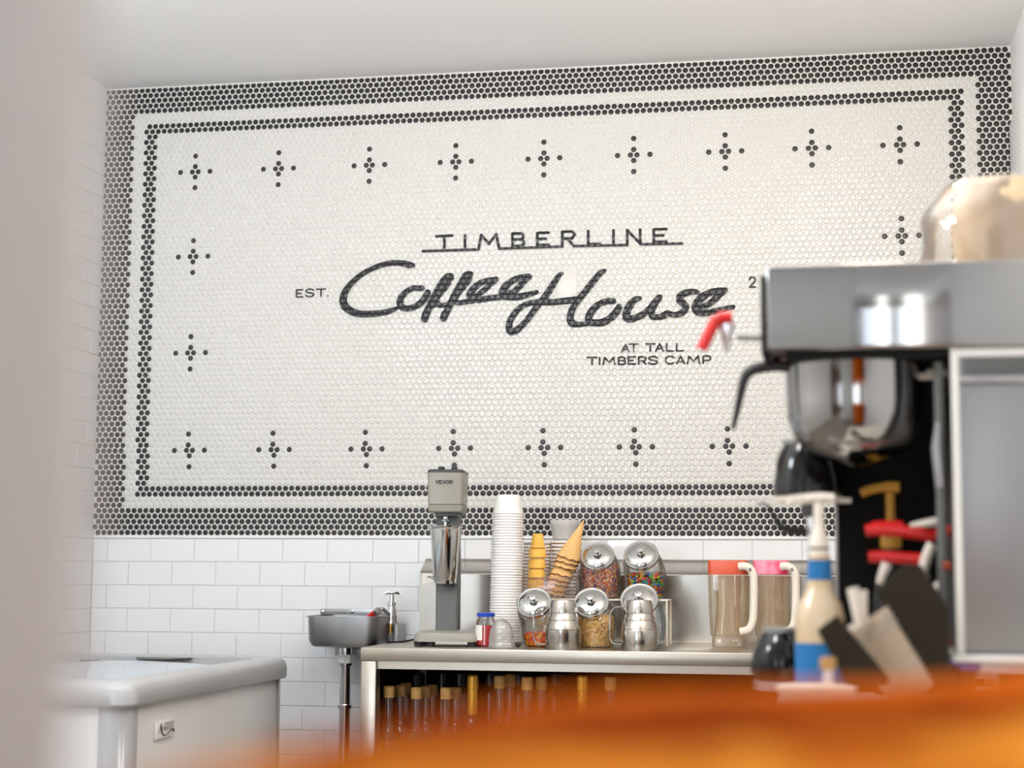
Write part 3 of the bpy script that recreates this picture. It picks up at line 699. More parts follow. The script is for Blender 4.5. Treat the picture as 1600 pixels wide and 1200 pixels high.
def jar(px, base_py, hw, lidc, Y, label, zbase):
    s = hw*dep(px, base_py, Y)/F/.060
    zb_ = zbase; cx_ = X(px, base_py, Y)
    t = thing('candy_jar', label, 'jar', (cx_, Y, zb_), 'slant-top glass candy jars')
    R = [(0, 0, .040, 0), (.003, 0, .050, 0), (.03, 0, .0575, 0), (.06, 0, .060, 4), (.088, -.004, .059, 16), (.104, -.014, .0565, 32), (.114, -.024, .050, 46), (.118, -.030, .0455, 54), (.1225, -.0365, .045, 56)]
    tx = (X(lidc, 900, Y)-cx_)/s
    def ring(z, y, r, tl, k=1.0, n=32):
        tl = math.radians(tl); f = min(1, max(0, (z-.06)/.06)); out = []
        for i in range(n):
            a = 2*math.pi*i/n; x_, y_ = r*k*math.cos(a), r*k*math.sin(a)
            out.append((cx_+s*(x_+tx*f), Y+s*(y+y_*math.cos(tl)), zb_+.0005+s*(z+y_*math.sin(tl))))
        return out
    m = M(); m.loft([ring(*r) for r in R], caps=(True, False)); part('jar_glass', t, m, GLASS)
    tl = math.radians(56); n_ = Vector((0, -math.sin(tl), math.cos(tl)))
    lc = Vector((cx_+s*tx, Y-s*.0365, zb_+s*.1225))
    m = M(); m.lathe([(-.006*s, .0485*s), (.004*s, .0495*s), (.006*s, .047*s), (.0055*s, .043*s), (.008*s, .041*s), (.013*s, .028*s), (.0145*s, .010*s)], c=lc, axis=n_, n=40)
    lid = part('jar_lid', t, m, POLISH, 'shiny chrome lid')
    m = M(); m.lathe([(.013*s, .006*s), (.020*s, .006*s), (.024*s, .013*s), (.030*s, .014*s), (.034*s, .010*s), (.035*s, .004*s)], c=lc, axis=n_, n=24); part('lid_knob', lid, m, POLISH)
    return cx_, Y, zb_, s
CANDY = [mat('candy_'+n, c, .25, coat=.4) for n, c in (('red', (206, 36, 30)), ('green', (70, 180, 50)), ('blue', (50, 120, 200)), ('yellow', (240, 196, 40)), ('orange', (244, 110, 24)), ('brown', (90, 48, 30)))]
SPR = [mat('sprinkle_'+n, c, .4) for n, c in (('red', (220, 50, 44)), ('white', (246, 236, 222)), ('blue', (60, 90, 150)), ('yellow', (240, 196, 90)), ('orange', (240, 130, 60)), ('pink', (240, 160, 150)))]
PNUT = [mat('peanut_'+n, c, .6) for n, c in (('light', (250, 210, 140)), ('mid', (244, 190, 106)), ('crumb', (240, 196, 140)))]
CORN = [mat('candy_corn_'+n, c, .35) for n, c in (('orange', (250, 106, 14)), ('yellow', (252, 190, 20)), ('deep', (232, 78, 12)))]
def fill(jarinfo, name, label, cat, mats, n, r, sc3, zf, core, name_kind='stuff'):
    cx_, Y, zb_, s = jarinfo; m = M()
    zt_ = zf*s
    m.lathe([(zb_+.003, .038*s), (zb_+.02, .043*s), (zb_+zt_*.93, .044*s)], c=(cx_, Y, 0), n=20, mi=core)
    for i in range(n):
        a = random.uniform(0, 2*math.pi); top = random.random() < .25
        z = random.uniform(.004, zt_); rr_ = (.046+.008*min(1, z/(.04*s)))*s-r
        rad = rr_*random.uniform(.93, 1.0) if not top else rr_*math.sqrt(random.random())
        if top: z = zt_*random.uniform(.95, 1.06)
        q = Matrix.Rotation(random.uniform(0, 6.28), 3, Vector((random.random(), random.random(), random.random())).normalized())
        m.sphere((cx_+rad*math.cos(a), Y+rad*math.sin(a), zb_+z+.002), r, 7, 4, mi=random.randrange(len(mats)), sc=sc3, R=q)
    solo(name, m, mats, label, cat, (cx_, Y, zb_), kind='stuff')
j1 = jar(939, 932, 32, 936.5, Yr, 'slant-top glass jar of rainbow sprinkles on the riser, left of the round-candy jar', ZR)
fill(j1, 'rainbow_sprinkles', 'rainbow sprinkles filling the left glass jar on the riser', 'sprinkles', SPR, 6000, .0030, (.5, .5, 1.5), .092, 1)
j2 = jar(1009, 932, 33, 1004, Yr, 'slant-top glass jar of round coloured candies at the right end of the riser', ZR)
fill(j2, 'round_candies', 'round red, green, blue and yellow candies in the right jar on the riser', 'candies', CANDY, 650, .0062, (1, 1, .7), .066, 5)
Yj = -.50
j3 = jar(846, 1011, 33, 838, Yj, 'slant-top glass jar of orange candy at the lower left, behind a steel pitcher', ZT)
fill(j3, 'candy_corn', 'orange and yellow candy pieces at the bottom of the lower left jar', 'candies', CORN, 170, .0080, (.8, .8, 1.1), .032, 0)
for k, (dx_, dz_, a_) in enumerate(((.024, .045, .2), (.028, .075, -.3), (.0, .06, .5))):
    T_ = Matrix.Translation((j3[0]+dx_, Yj-.008+.012*k, ZT+dz_)) @ Matrix.Rotation(a_, 4, 'Y')
    m = M(); m.box(-.017, .017, -.004, .004, -.013, .013, .003, T=T_); m.box(-.0185, -.017, -.002, .002, -.012, .012, T=T_)
    solo('wrapped_biscuit', m, TAN if k else IVORY, ['pale wrapped biscuit lying just above the orange candy in the lower left jar', 'tan wrapped biscuit highest in the lower left jar', 'tan wrapped biscuit leaning at the centre of the lower left jar'][k], 'biscuit', T_.translation, 'wrapped biscuits in the lower left jar')
j4 = jar(931, 1012, 33.5, 926.5, Yj, 'slant-top glass jar of peanuts and crumbs between the two steel pitchers', ZT)
fill(j4, 'peanuts', 'peanuts over chopped crumbs in the jar between the steel pitchers', 'nuts', PNUT, 560, .0068, (.75, .75, 1.25), .078, 2)
j5 = jar(1005, 1011, 36, 1001, Yj+.03, 'empty-looking slant-top glass jar behind the right steel pitcher', ZT)

def pitcher(px, label):
    Y = -.60
    c = at(px, 1014, Y)
    t = thing('steel_pitcher', label, 'pitcher', (c.x, Y, ZT), 'upside-down steel pitchers')
    pr = lp(px, Y, [(1013, 27.5), (1011, 28.3), (984, 28), (983.2, 27.2), (982.4, 27.8), (969.8, 24.7), (969, 24), (968.2, 24.5), (958.8, 21.9), (958, 21.2), (957.2, 21.6), (940, 20), (938, 19), (937, 12)])
    d = ZT+.0006-pr[0][0]; pr = [(z+(d if i < 3 else 0), r) for i, (z, r) in enumerate(pr)]
    m = M(); m.lathe(pr, c=(c.x, Y, 0), n=44); part('pitcher_body', t, m, PSTEEL, ang=30)
    hp = [(-18, 949), (-30, 948), (-40, 951), (-45.5, 960), (-46.5, 978), (-46, 996), (-41, 1005), (-26, 1007)]
    pts = [at(px+a_, b_, Y) for a_, b_ in hp]
    m = M(); m.tube(cr([tuple(p) for p in pts], 5), .0026, n=8, flat=2.2); part('handle', t, m, POLISH)
pitcher(880, 'upside-down steel pitcher, left one, in front of the orange candy jar')
pitcher(999, 'upside-down steel pitcher, right one, in front of the empty jar')

# acrylic bin with cones, paper bowls, clear cups
Ya = -.29
a0, a1 = X(808, 900, Ya-.05), X(903, 900, Ya-.05); za1 = at(850, 889, Ya-.05).z
bn = thing('cone_bin', 'clear acrylic two-compartment bin holding ice cream cones on the riser', 'bin', ((a0+a1)/2, Ya, ZR))
th = .003
m = M(); m.box(a0, a1, Ya-.05, Ya-.05+th, ZR+.001, za1-.022, .001); part('front_panel', bn, m, ACRYL)
for x in (a0, (a0+a1)/2-.004, a1-th):
    m = M(); m.box(x, x+th, Ya-.047, Ya+.06, ZR+.001, za1, .001); part('side_panel', bn, m, ACRYL)
m = M(); m.tube(cr([(a0, Ya-.05, ZR+.004), (a0-.001, Ya-.05, ZR+.05), (a0+.003, Ya-.05, za1-.03), (a0-.001, Ya-.05, za1)], 4), .0014, n=6); part('edge_bead', bn, m, mat('smoky_edge', (120, 90, 84), .3))
# cake cones, upside down, nested
sx = dep(840, 880, Ya)/F
for i in range(6):
    zt_ = [921, 905, 888.5, 873, 861.5, 832][i] ; zb_ = [936, 922, 905.5, 889, 875, 861][i]
    k = i == 5
    cx_ = X(841-(5-i)*.6, 880, Ya)
    z_0 = at(841, [934, 919, 903.5, 888, 871.5, 856][i], Ya).z
    if i == 0: z_0 = max(z_0, ZR+.0015)
    h1 = 15.5*sx; m = M()
    prof = [(z_0, 14.2*sx), (z_0+.002, 14.8*sx), (z_0+.004, 14.0*sx), (z_0+h1*.85, 12.6*sx), (z_0+h1, 10.8*sx)]
    if k: prof = [(z_0, 14.2*sx), (z_0+.002, 14.4*sx), (z_0+.003, 13.6*sx), (z_0+.003, 10.9*sx), (z_0+.006, 10.4*sx), (z_0+.039, 8.2*sx), (z_0+.041, 7.6*sx)]
    m.lathe(prof, c=(cx_, Ya-.01, 0), n=28)
    solo('cake_cone', m, CAKE, ['lowest yellow cake cone in the left compartment of the clear bin', 'second yellow cake cone up from the bin floor', 'yellow cake cone level with the rim of the clear bin', 'third yellow cake cone from the top of its stack', 'second yellow cake cone from the top of its stack', 'topmost upside-down yellow cake cone, its whole pointed cup showing'][i], 'cone', (cx_, Ya-.01, z_0), 'yellow cake cones stacked upside down')
# waffle cones leaning to the right
tipp = at(911.5, 813, Ya-.01); botp = at(868, 942, Ya-.01)
def cone_mesh(base, axis, L_, r, first):
    m = M(); R = axis.to_track_quat('Z', 'Y').to_matrix(); n = 32; rings = []
    for k, (t, jit) in enumerate(((0, 1), (.02, 1), (.2, 0), (.5, 0), (.8, 0), (1, 0))):
        rg = []
        for i in range(n):
            a = 2*math.pi*i/n; rad = max(r*(1-t), .0012)
            rg.append(base+R @ Vector((rad*math.cos(a), rad*math.sin(a), t*L_+(.0016*math.sin(a*9)+.0012*math.sin(a*4+r*99) if jit else 0)+(-.004*math.cos(a-1) if jit else 0))))
        rings.append(rg)
    m.loft(rings, caps=(False, True)); m.loft([rings[0], rings[1]], mi=1, caps=(False, False))
    wrap = [rings[0][4]*1.0]  # rolled seam
    s0 = [rings[k][6]*1.0 for k in range(6)]
    return m
axis0 = (at(912, 812, Ya-.01)-at(879, 905, Ya-.01)).normalized()
Lc = 76*sx; rc = 19*sx
mouth = [(887.5, 874), (885, 881), (882, 889), (877, 900), (873, 908), (870.5, 915), (867, 924), (866, 931)]
for i, (px, py) in enumerate(reversed(mouth)):
    j = len(mouth)-1-i
    tilt = [0, 0, 0, 3, 4, 4, 4, 3][j]
    ax = (Matrix.Rotation(math.radians(-9-tilt*1.5), 3, 'Y') @ Vector((0, 0, 1)))
    if j == 0: ax = (at(911.8, 812, Ya-.01)-at(887, 874, Ya-.01)).normalized()
    else: ax = (Vector((math.sin(math.radians(19-j*.8)), 0, math.cos(math.radians(19-j*.8)))))
    b = at(px, py, Ya-.012+.0005*j)
    rj = (19.5 if j == 0 else 19.5-.35*j)*sx
    m = cone_mesh(b, ax, (66 if j == 0 else 58)*sx, rj, j == 0)
    o = solo('waffle_cone', m, [WAFFLE, WRIM], ['topmost waffle cone, its pointed tip reaching up over the black border', 'second waffle cone from the top of the leaning stack', 'third waffle cone from the top of the leaning stack', 'fourth waffle cone down the leaning stack', 'fifth waffle cone down the leaning stack', 'sixth waffle cone down the leaning stack, inside the bin', 'second-lowest waffle cone of the leaning stack, inside the bin', 'lowest waffle cone at the bottom of the clear bin'][j], 'cone', b, 'waffle cones in the leaning stack')
# paper bowls behind the bin
Yb_ = -.17; sb = dep(840, 860, Yb_)/F
def bowls(px, top_py, n, pitch_px, hw, lab, grp):
    c = at(px, top_py, Yb_); zt_ = c.z
    m = M(); h = .030; r = hw*sb
    m.lathe([(-h, r*.80), (-.0066, r*.965)], n=32, mi=1, caps=(True, False))
    m.lathe([(-.0066, r*.965), (-.0068, r), (-.001, r*1.01), (0, r*.985), (-.002, r*.955), (-h+.002, r*.78)], n=32, mi=0, caps=(False, True))
    b0 = m.build('paper_bowl', [PAPER, KRAFT]); me = b0.data; bpy.data.objects.remove(b0)
    for i in range(n):
        o = bpy.data.objects.new('paper_bowl', me); COL.objects.link(o); o.location = (c.x+random.uniform(-.0008, .0008)-i*.0006, Yb_, zt_-i*pitch_px*sb)
        q = 'topmost' if i == 0 else 'lowest' if i == n-1 else None
        tag(o, (f'{q} white paper bowl of the {lab}' if q else f'white paper bowl within the {lab}'), 'bowl', grp)
    return zt_-(n-1)*pitch_px*sb-h, c.x
bz, bx = bowls(840, 846, 17, 5.2, 22.5, 'left stack behind the yellow cones', 'paper bowls in the left stack')
bz2, bx2 = bowls(882.5, 845, 17, 5.6, 21, 'right stack behind the waffle cones', 'paper bowls in the right stack')
# clear cups nested on the right stack
m = M(); m.lathe([(0, 18.0*sb), (.002, 19*sb), (.046, 22.3*sb), (.048, 23*sb), (.050, 23*sb), (.049, 22*sb), (.004, 18.5*sb)], n=32, caps=(True, True))
b0 = m.build('clear_cup', CUPCL); me = b0.data; bpy.data.objects.remove(b0)
zc0 = at(882, 844, Yb_).z
for i in range(4):
    o = bpy.data.objects.new('clear_cup', me); COL.objects.link(o); o.location = (bx2, Yb_, zc0-.001+i*.0036)
    tag(o, ['lowest clear plastic cup nested on the right bowl stack', 'second clear plastic cup up, nested on the right bowl stack', 'third clear plastic cup up, nested on the right bowl stack', 'topmost clear plastic cup above the waffle cones'][i], 'cup', 'clear cups nested on the bowls')
# a plinth box carries both bowl stacks behind the riser
m = M(); zpl = min(bz, bz2)
m.box(bx-23*sb, bx2+22*sb, Yb_-.043, Yb_+.043, ZR+.0005 if False else ZT+.0005, zpl-.0003, .003)
solo('carton', m, LABEL, 'plain white carton behind the cone bin, under the paper bowls', 'box', (bx, Yb_, ZT))

# cherry jar, clear dome
Y = -.55; c = at(759, 1005, Y)
t = thing('cherry_jar', 'jar of red maraschino cherries with a blue lid beside the mixer base', 'jar', (c.x, Y, ZT))
dz = 0
def prz(px, Y, prof):
    p_ = lp(px, Y, prof); d_ = ZT+.0005-p_[0][0]; zt_ = p_[-1][0]
    return [(z+d_*(zt_-z)/(zt_-p_[0][0]), r) for z, r in p_]
m = M(); m.lathe(prz(759, Y, [(1010, 13.5), (1007, 15.8), (976, 15.8), (970, 14.5), (965, 12), (962.5, 12)]), c=(c.x, Y, 0), n=28); part('jar_glass', t, m, GLASS)
m = M(); p_ = prz(759, Y, [(1009.5, 13), (1007, 15.3), (977, 15.3), (962.5, 11)])[:3]; m.lathe([(z+.0008, r) for z, r in p_], c=(c.x, Y, 0), n=28); part('cherries', t, m, CHERRY)
m = M(); m.lathe(lp(759, Y, [(963.3, 13.6), (962.5, 14), (958.2, 14), (957.4, 13)]), c=(c.x, Y, 0), n=28); part('jar_lid', t, m, BLUELID, 'blue screw lid')
pz = prz(759, Y, [(1010, 1), (1000, 1), (976.5, 1), (962, 1)]); rl = 16*dep(759, 1000, Y)/F
m = M(); arc = [math.radians(a_) for a_ in range(196, 262, 8)]
m.loft([[(c.x+rl*1.012*math.cos(a_), Y+rl*1.012*math.sin(a_), z) for a_ in arc] for z in (pz[1][0], pz[2][0])], caps=(False, False), closed=False); part('paper_label', t, m, LABEL)
Y = -.60; c = at(783.5, 1010, Y)
m = M(); m.lathe(prz(783.5, Y, [(1012.5, 20.5), (1010, 20.5), (1009, 19.8), (996, 19.4), (984, 17.5), (974, 13), (968, 7.5), (966, 2)]), c=(c.x, Y, 0), n=36)
solo('dome_lid', m, DOMECL, 'stack of clear plastic dome lids in front of the white cup stack', 'lid', (c.x, Y, ZT))
p = at(809.5, 1005, -.6); m = M()
for k in range(9):
    a_ = k*.7; m.tube([(p.x, -.6, ZT+.008), (p.x+.011*math.cos(a_), -.6+.006*math.sin(a_*2), ZT+.010+.008*math.sin(a_))], [.004, .0008], n=5)
m.sphere((p.x, -.6, ZT+.007), .0065, 8, 5)
solo('bottle_brush', m, BLACK, 'small black spiky brush head beside the orange candy jar', 'brush', (p.x, -.6, ZT))

# blending pitchers with orange and pink collars
def bpitch(x0p, x1p, matc, label):
    Y = -.40; A = X(x0p, 950, Y); B = X(x1p, 950, Y); W_ = B-A
    t = thing('blender_pitcher', label, 'pitcher', ((A+B)/2, Y, ZT), 'clear pitchers with ivory handles')
    zz = lambda py: at((x0p+x1p)/2, py, Y).z
    dp = W_*.95
    def sq(z, k, r=.015): 
        mx_, my_ = (A+B)/2, Y+dp/2; w2, d2 = W_/2*k, dp/2*k
        return rr(mx_-w2, mx_+w2, my_-d2, my_+d2, z, r)
    m = M(); m.loft([sq(ZT+.0005, .80), sq(ZT+.018, .84), sq(ZT+.028, .80), sq(ZT+.034, .90), sq(zz(955), .96), sq(zz(898), 1.0)], caps=(True, False)); part('pitcher_body', t, m, GLASST)
    m = M(); m.loft([sq(ZT+.032, .76, .02), sq(zz(950), .60, .02), sq(zz(900), .66, .02)], caps=(True, False)); part('inner_wall', t, m, GLASST)
    m = M(); m.loft([sq(zz(897.6), 1.003), sq(zz(876.5), 1.01), sq(zz(875.5), .99)]); part('collar', t, m, matc)
    hx = x1p
    Y -= .010
    pts = [at(hx-12, 885.5, Y+.0), at(hx-4, 884.5, Y-.005), at(hx+5, 889, Y-.005), at(hx+10, 900, Y-.005), at(hx+10.5, 930, Y-.005), at(hx+9.5, 962, Y-.005), at(hx+7, 976, Y-.005), at(hx+1, 984, Y-.005), at(hx-10, 987, Y)]
    m = M(); m.tube(cr([tuple(p_) for p_ in pts], 5), .0112, n=14, flat=1.0); part('handle', t, m, IVORY)
    m = M(); p_ = at(hx+4.5, 890, Y-.017); m.sphere(p_, .004, 10, 6, sc=(1, .5, 1.4)); part('handle_button', t, m, INKG)
bpitch(1106, 1167.5, ORNG, 'clear pitcher with an orange collar and ivory handle at the right of the steel table')
bpitch(1177, 1233, PINK, 'clear pitcher with a pink collar and ivory handle, right of the orange-collared one')

# ---------------------------------------------------------------- wall sink
Yk = -.24; c = at(540, 1000, Yk)
sk = thing('wall_sink', 'small stainless steel dipper sink hung on the white tiled wall', 'sink', (c.x, 0, at(540, 1014, Yk).z))
xs0, xs1 = X(476.5, 980, Yk), X(589, 980, Yk); zr = at(540, 964.5, Yk).z; zbo = at(540, 1012, Yk).z
m = M(); m.loft([rr(xs0+.02, xs1-.02, Yk+.02, -.025, zbo, .03), rr(xs0+.010, xs1-.010, Yk+.008, -.02, zbo+.004, .035), rr(xs0+.003, xs1-.003, Yk+.002, -.015, zbo+.02, .035), rr(xs0, xs1, Yk, -.012, zr, .035), rr(xs0+.004, xs1-.004, Yk+.004, -.016, zr, .033), rr(xs0+.012, xs1-.012, Yk+.012, -.02, zbo+.012, .03)]); part('basin', sk, m, STEELW)
m = M(); m.loft([rr(xs0-.006, xs1+.006, Yk-.006, -.010, zr+.0003, .038), rr(xs0-.006, xs1+.006, Yk-.006, -.010, zr+.003, .038), rr(xs0+.006, xs1-.006, Yk+.006, -.014, zr+.003, .034), rr(xs0+.006, xs1-.006, Yk+.006, -.014, zr+.0003, .034)], caps=(False, False)); part('rim', sk, m, STEELW)
f0, f1 = X(501, 955, -.008), X(603, 955, -.008)
m = M(); m.box(f0, f1, -.012, -.0065, zr, at(550, 951.5, -.01).z, .0015); part('back_flange', sk, m, STEELW)
for px in (504.5, 550.5):
    p = at(px, 955.3, -.013); m = M(); m.lathe([(0, .0055), (.0025, .005), (.0035, .002)], c=p, axis=Vector((0, -1, 0)), n=12); part('screw', sk, m, CHROME)
# drain
Yd = -.13; cx_ = X(540, 1050, Yd)
m = M(); m.lathe(lp(540, Yd, [(1024, 10), (1012, 10)]), c=(cx_, Yd, 0), n=24); part('tailpiece', sk, m, CHROME)
m = M(); m.lathe(lp(540, Yd, [(1035, 11.5), (1032, 12), (1026, 13), (1022.5, 13)]), c=(cx_, Yd, 0), n=8); part('drain_nut', sk, m, PLATE, 'white drain nut')
m = M(); m.lathe(lp(540, Yd, [(1041, 11), (1040, 12.5), (1036, 12.5), (1035, 11)]), c=(cx_, Yd, 0), n=16); part('slip_nut', sk, m, CHROME)
m = M(); m.lathe([(.30, .0185), (at(540, 1041, Yd).z, .0185)], c=(cx_, Yd, 0), n=24); part('drain_pipe', sk, m, CHROME)
m = M(); m.lathe(lp(539, Yd, [(1108, 9), (1106.5, 12.5), (1101, 12.5), (1099.5, 9)]), c=(cx_, Yd, 0), n=16); part('slip_nut', sk, m, CHROME)
m = M(); m.tube([(cx_, Yd, .32), (cx_, Yd, .29), (cx_, Yd+.03, .26), (cx_, -.03, .26), (cx_, -.001, .26)], .0185, n=16); part('trap_arm', sk, m, CHROME)
m = M(); a_, b_ = X(526, 1018, -.03), X(566, 1018, -.03); m.box(a_, b_, -.05, -.0065, at(540, 1024, -.05).z, at(540, 1012, -.05).z, .002); part('bracket', sk, m, STEELW)
# faucet
Yf_ = -.10; cx_ = X(612, 960, Yf_)
ft = thing('faucet', 'chrome tap with a cross handle standing beside the wall sink', 'faucet', (cx_, Yf_, at(612, 972, Yf_).z))
m = M(); m.lathe(lp(611, Yf_, [(971.5, 9), (968, 8.4), (966, 8.8), (950, 6.2), (947, 5.8), (946, 6.8), (941, 6.8), (940, 4), (928, 3.6)]), c=(cx_, Yf_, 0), n=20); part('tap_body', ft, m, CHROME)
m = M(); z_ = at(612, 926.8, Yf_).z
for a_ in (.25, .25+math.pi/2):
    for s_ in (-1, 1):
        m.tube([(cx_, Yf_, z_+.002), (cx_+s_*.012*math.cos(a_), Yf_+s_*.012*math.sin(a_), z_+.002), (cx_+s_*.025*math.cos(a_), Yf_+s_*.025*math.sin(a_), z_-.002)], [.005, .0045, .003], n=8)
m.sphere((cx_, Yf_, z_+.002), .006, 12, 6); part('cross_handle', ft, m, CHROME)
m = M(); pt = [at(612, 962, Yf_), at(606, 958, Yf_-.02), at(597, 951.5, Yf_-.05), at(590, 957, Yf_-.06)]
m.tube(cr([tuple(p_) for p_ in pt], 5), [.0065]*16, n=12); part('spout', ft, m, CHROME)
m = M(); m.lathe(lp(611, Yf_, [(974.5, 10), (974, 10.5), (971.5, 10.5)]), c=(cx_, Yf_, 0), n=20); part('flange', ft, m, CHROME)
m = M(); m.lathe(lp(611, Yf_, [(996, 2.4), (979, 2.4), (978.5, 4), (975, 4)]), c=(cx_, Yf_-.012, 0), n=16); part('brass_stem', ft, m, BRASS, 'brass threaded stem')
m = M(); m.lathe(lp(611, Yf_, [(1004, 3), (996, 3), (995, 4), (989, 4)]), c=(cx_, Yf_-.012, 0), n=6); part('hex_nut', ft, m, CHROME)
m = M(); zz0, zz1 = at(612, 1010, Yf_).z, at(612, 975, Yf_).z
m.box(cx_-.022, cx_-.017, Yf_-.01, -.007, zz0, zz1, .001); m.box(cx_+.012, cx_+.022, Yf_-.01, -.007, zz0, zz1, .001); m.box(cx_-.0165, cx_+.0115, Yf_+.030, -.0085, zz0+.002, zz1+.001, .001); part('bracket', ft, m, PLAS)
p0, p1 = at(572, 968, -.16), at(590, 955, -.20)
m = M(); ax = (p1-p0).normalized(); L_ = (p1-p0).length
m.lathe([(0, .0095), (L_*.9, .0105)], c=p0, axis=ax, n=24)
m.lathe([(L_*.9, .0112), (L_*.9+.012, .0112), (L_*.9+.013, .0095)], c=p0, axis=ax, n=24, mi=1)
solo('scoop_handle', m, [RED, STEELW], 'red-handled scoop with a grey end leaning out of the wall sink', 'scoop', p0)

# ---------------------------------------------------------------- ice cream freezer
ZF = .876; FX = .672; FY0, FY1 = -1.60, -.42; FX0 = XL+.02
fz = thing('dipping_freezer', 'white ice cream freezer with grey corners and glass lids against the left wall', 'freezer', ((FX0+FX)/2, (FY0+FY1)/2, 0))
LT = .062
m = M(); zb_ = .06
m.loft([rr(FX0+.03, FX-.018, FY0+.018, FY1-.018, zb_, .03), rr(FX0+.02, FX-.02, FY0+.02, FY1-.02, .35, .03), rr(FX0+.02, FX-.022, FY0+.022, FY1-.022, ZF-LT, .03)]); part('cabinet', fz, m, FWHITE)
def cornerpost(cx_, cy_, sx_, sy_):
    m = M(); r = .052; rings = []
    for z in (zb_, .35, ZF-LT-.0005):
        o_ = .004
        out = [(cx_-sx_*.062, cy_+sy_*o_, z)]
        for i in range(7):
            t = math.radians(90*i/6); out.append((cx_-sx_*r+sx_*(r+o_)*math.sin(t), cy_-sy_*r+sy_*(r+o_)*math.cos(t), z))
        out.append((cx_+sx_*o_, cy_-sy_*.062, z)); rings.append(out)
    m.loft(rings, closed=True); part('corner_post', fz, m, PLAS, 'grey corner post')
cornerpost(FX-.018, FY0+.018, 1, -1); cornerpost(FX-.018, FY1-.018, 1, 1)
m = M(); zt_ = ZF
def R_(i, z, r=.055): return rr(FX0+i, FX-i, FY0+i, FY1-i, z, max(r-i*.3, .01), 6)
m.loft([R_(.004, ZF-LT), R_(0, ZF-LT+.006), R_(0, ZF-.028), R_(.004, ZF-.014), R_(.014, ZF-.004), R_(.028, ZF), R_(.055, ZF-.001), R_(.075, ZF-.006), R_(.078, ZF-.05)], caps=(True, False)); part('lid_frame', fz, m, PLAS)
m = M(); m.box(FX0+.08, FX-.08, FY0+.08, FY1-.08, ZF-.055, ZF-.05); part('well', fz, m, PLASD, 'dark inside of the freezer')
# two curved sliding glass lids
for k, (ya, yb_, zl_) in enumerate(((FY0+.082, -.98, ZF-.016), (-1.06, FY1-.25, ZF-.024))):
    m = M(); rings = []
    for i in range(9):
        x_ = FX0+.085+(FX-.17-FX0)*i/8; zz_ = zl_+.012*math.sin(math.pi*i/8)
        rings.append([(x_, ya, zz_), (x_, yb_, zz_), (x_, yb_, zz_+.004), (x_, ya, zz_+.004)])
    m.loft(rings); part('glass_lid', fz, m, LIDGL)
pc = atz(262, 1027, ZF-.008); m = M()
m.prism([(pc.x+.088*math.cos(a_*.262), pc.y+.115*math.sin(a_*.262)) for a_ in range(24)], ZF-.0085, ZF-.0075); part('lid_opening', fz, m, PLASD, 'dark oval opening between the glass lids')
m = M(); m.box(FX0+.25, FX0+.31, FY1-.245, FY1-.235, ZF-.014, ZF-.008, .002); part('latch', fz, m, GREY2)
for y_ in (FY0+.1, FY1-.1):
    for x_ in (FX0+.1, FX-.1):
        m = M(); m.lathe([(0, .02), (.061, .022)], c=(x_, y_, 0), n=14); part('foot', fz, m, RUBBER)
# maker's badge on the right side
bx_ = FX-.021
def on_side(px, py):
    d = ray(px, py); return CAM+d*((bx_-CAM.x)/d.x)
q = [on_side(238.5, 1129), on_side(268, 1123), on_side(269, 1150), on_side(241, 1155)]
zlo = (q[2].z+q[3].z)/2; zhi = (q[0].z+q[1].z)/2; yn, yf = (q[0].y+q[3].y)/2, (q[1].y+q[2].y)/2
bd = thing('badge', 'small white maker badge with a black swoosh on the freezer side', 'badge', (bx_, (yn+yf)/2, zlo))
m = M(); m.box(bx_+.0005, bx_+.006, yn, yf, zlo, zhi, .001); part('badge_plate', bd, m, PLATE)
def bt(u, v, Y): return Vector((bx_+.0064+(Y or 0), yn+(yf-yn)*u/100, zhi-(zhi-zlo)*v/100))
m = M()
for i, ch in enumerate('VANTCO'): glyph(m, ch, 29+i*11, 37+i*11, 32, 56, 2.4, 0, .0003, bt)
part('badge_lettering', bd, m, INKG, smooth=False)
m = M()
for i, ch in enumerate('REGERATION'): glyph(m, ch, 46+i*5, 49+i*5, 14, 22, 1.2, 0, .0003, bt)
part('badge_small_lettering', bd, m, INKG, smooth=False)
m = M()
ribbon(m, cr([(12, 62, 2), (17, 60, 2), (22, 38, 2.5), (26, 14, 3)], 4), 0, .0004, bt)
ribbon(m, cr([(26, 14, 4), (28, 40, 5), (32, 66, 6), (44, 84, 7), (60, 82, 5), (76, 66, 5), (90, 60, 8), (97, 66, 9), (95, 76, 5)], 5), 0, .0004, bt)
ribbon(m, [(19, 46, 2), (28, 46, 2)], 0, .0004, bt)
part('badge_swoosh', bd, m, INK, smooth=False)

# ---------------------------------------------------------------- service counter by the right wall, with the brewer
DB = 2.9; ZN = .92
YN0, YN1 = -2.95, -1.95
m = M(); m.box(2.13, XR-.004, YN0, YN1, ZN-.035, ZN, .004)
ct = thing('service_counter', 'pale service counter carrying the coffee brewer along the right wall', 'counter', (2.45, -2.45, 0))
part('counter_top', ct, m, IVORY)
m = M(); m.box(2.16, XR-.006, YN0+.03, YN1-.03, 0, ZN-.0352); part('counter_base', ct, m, BLACKM)

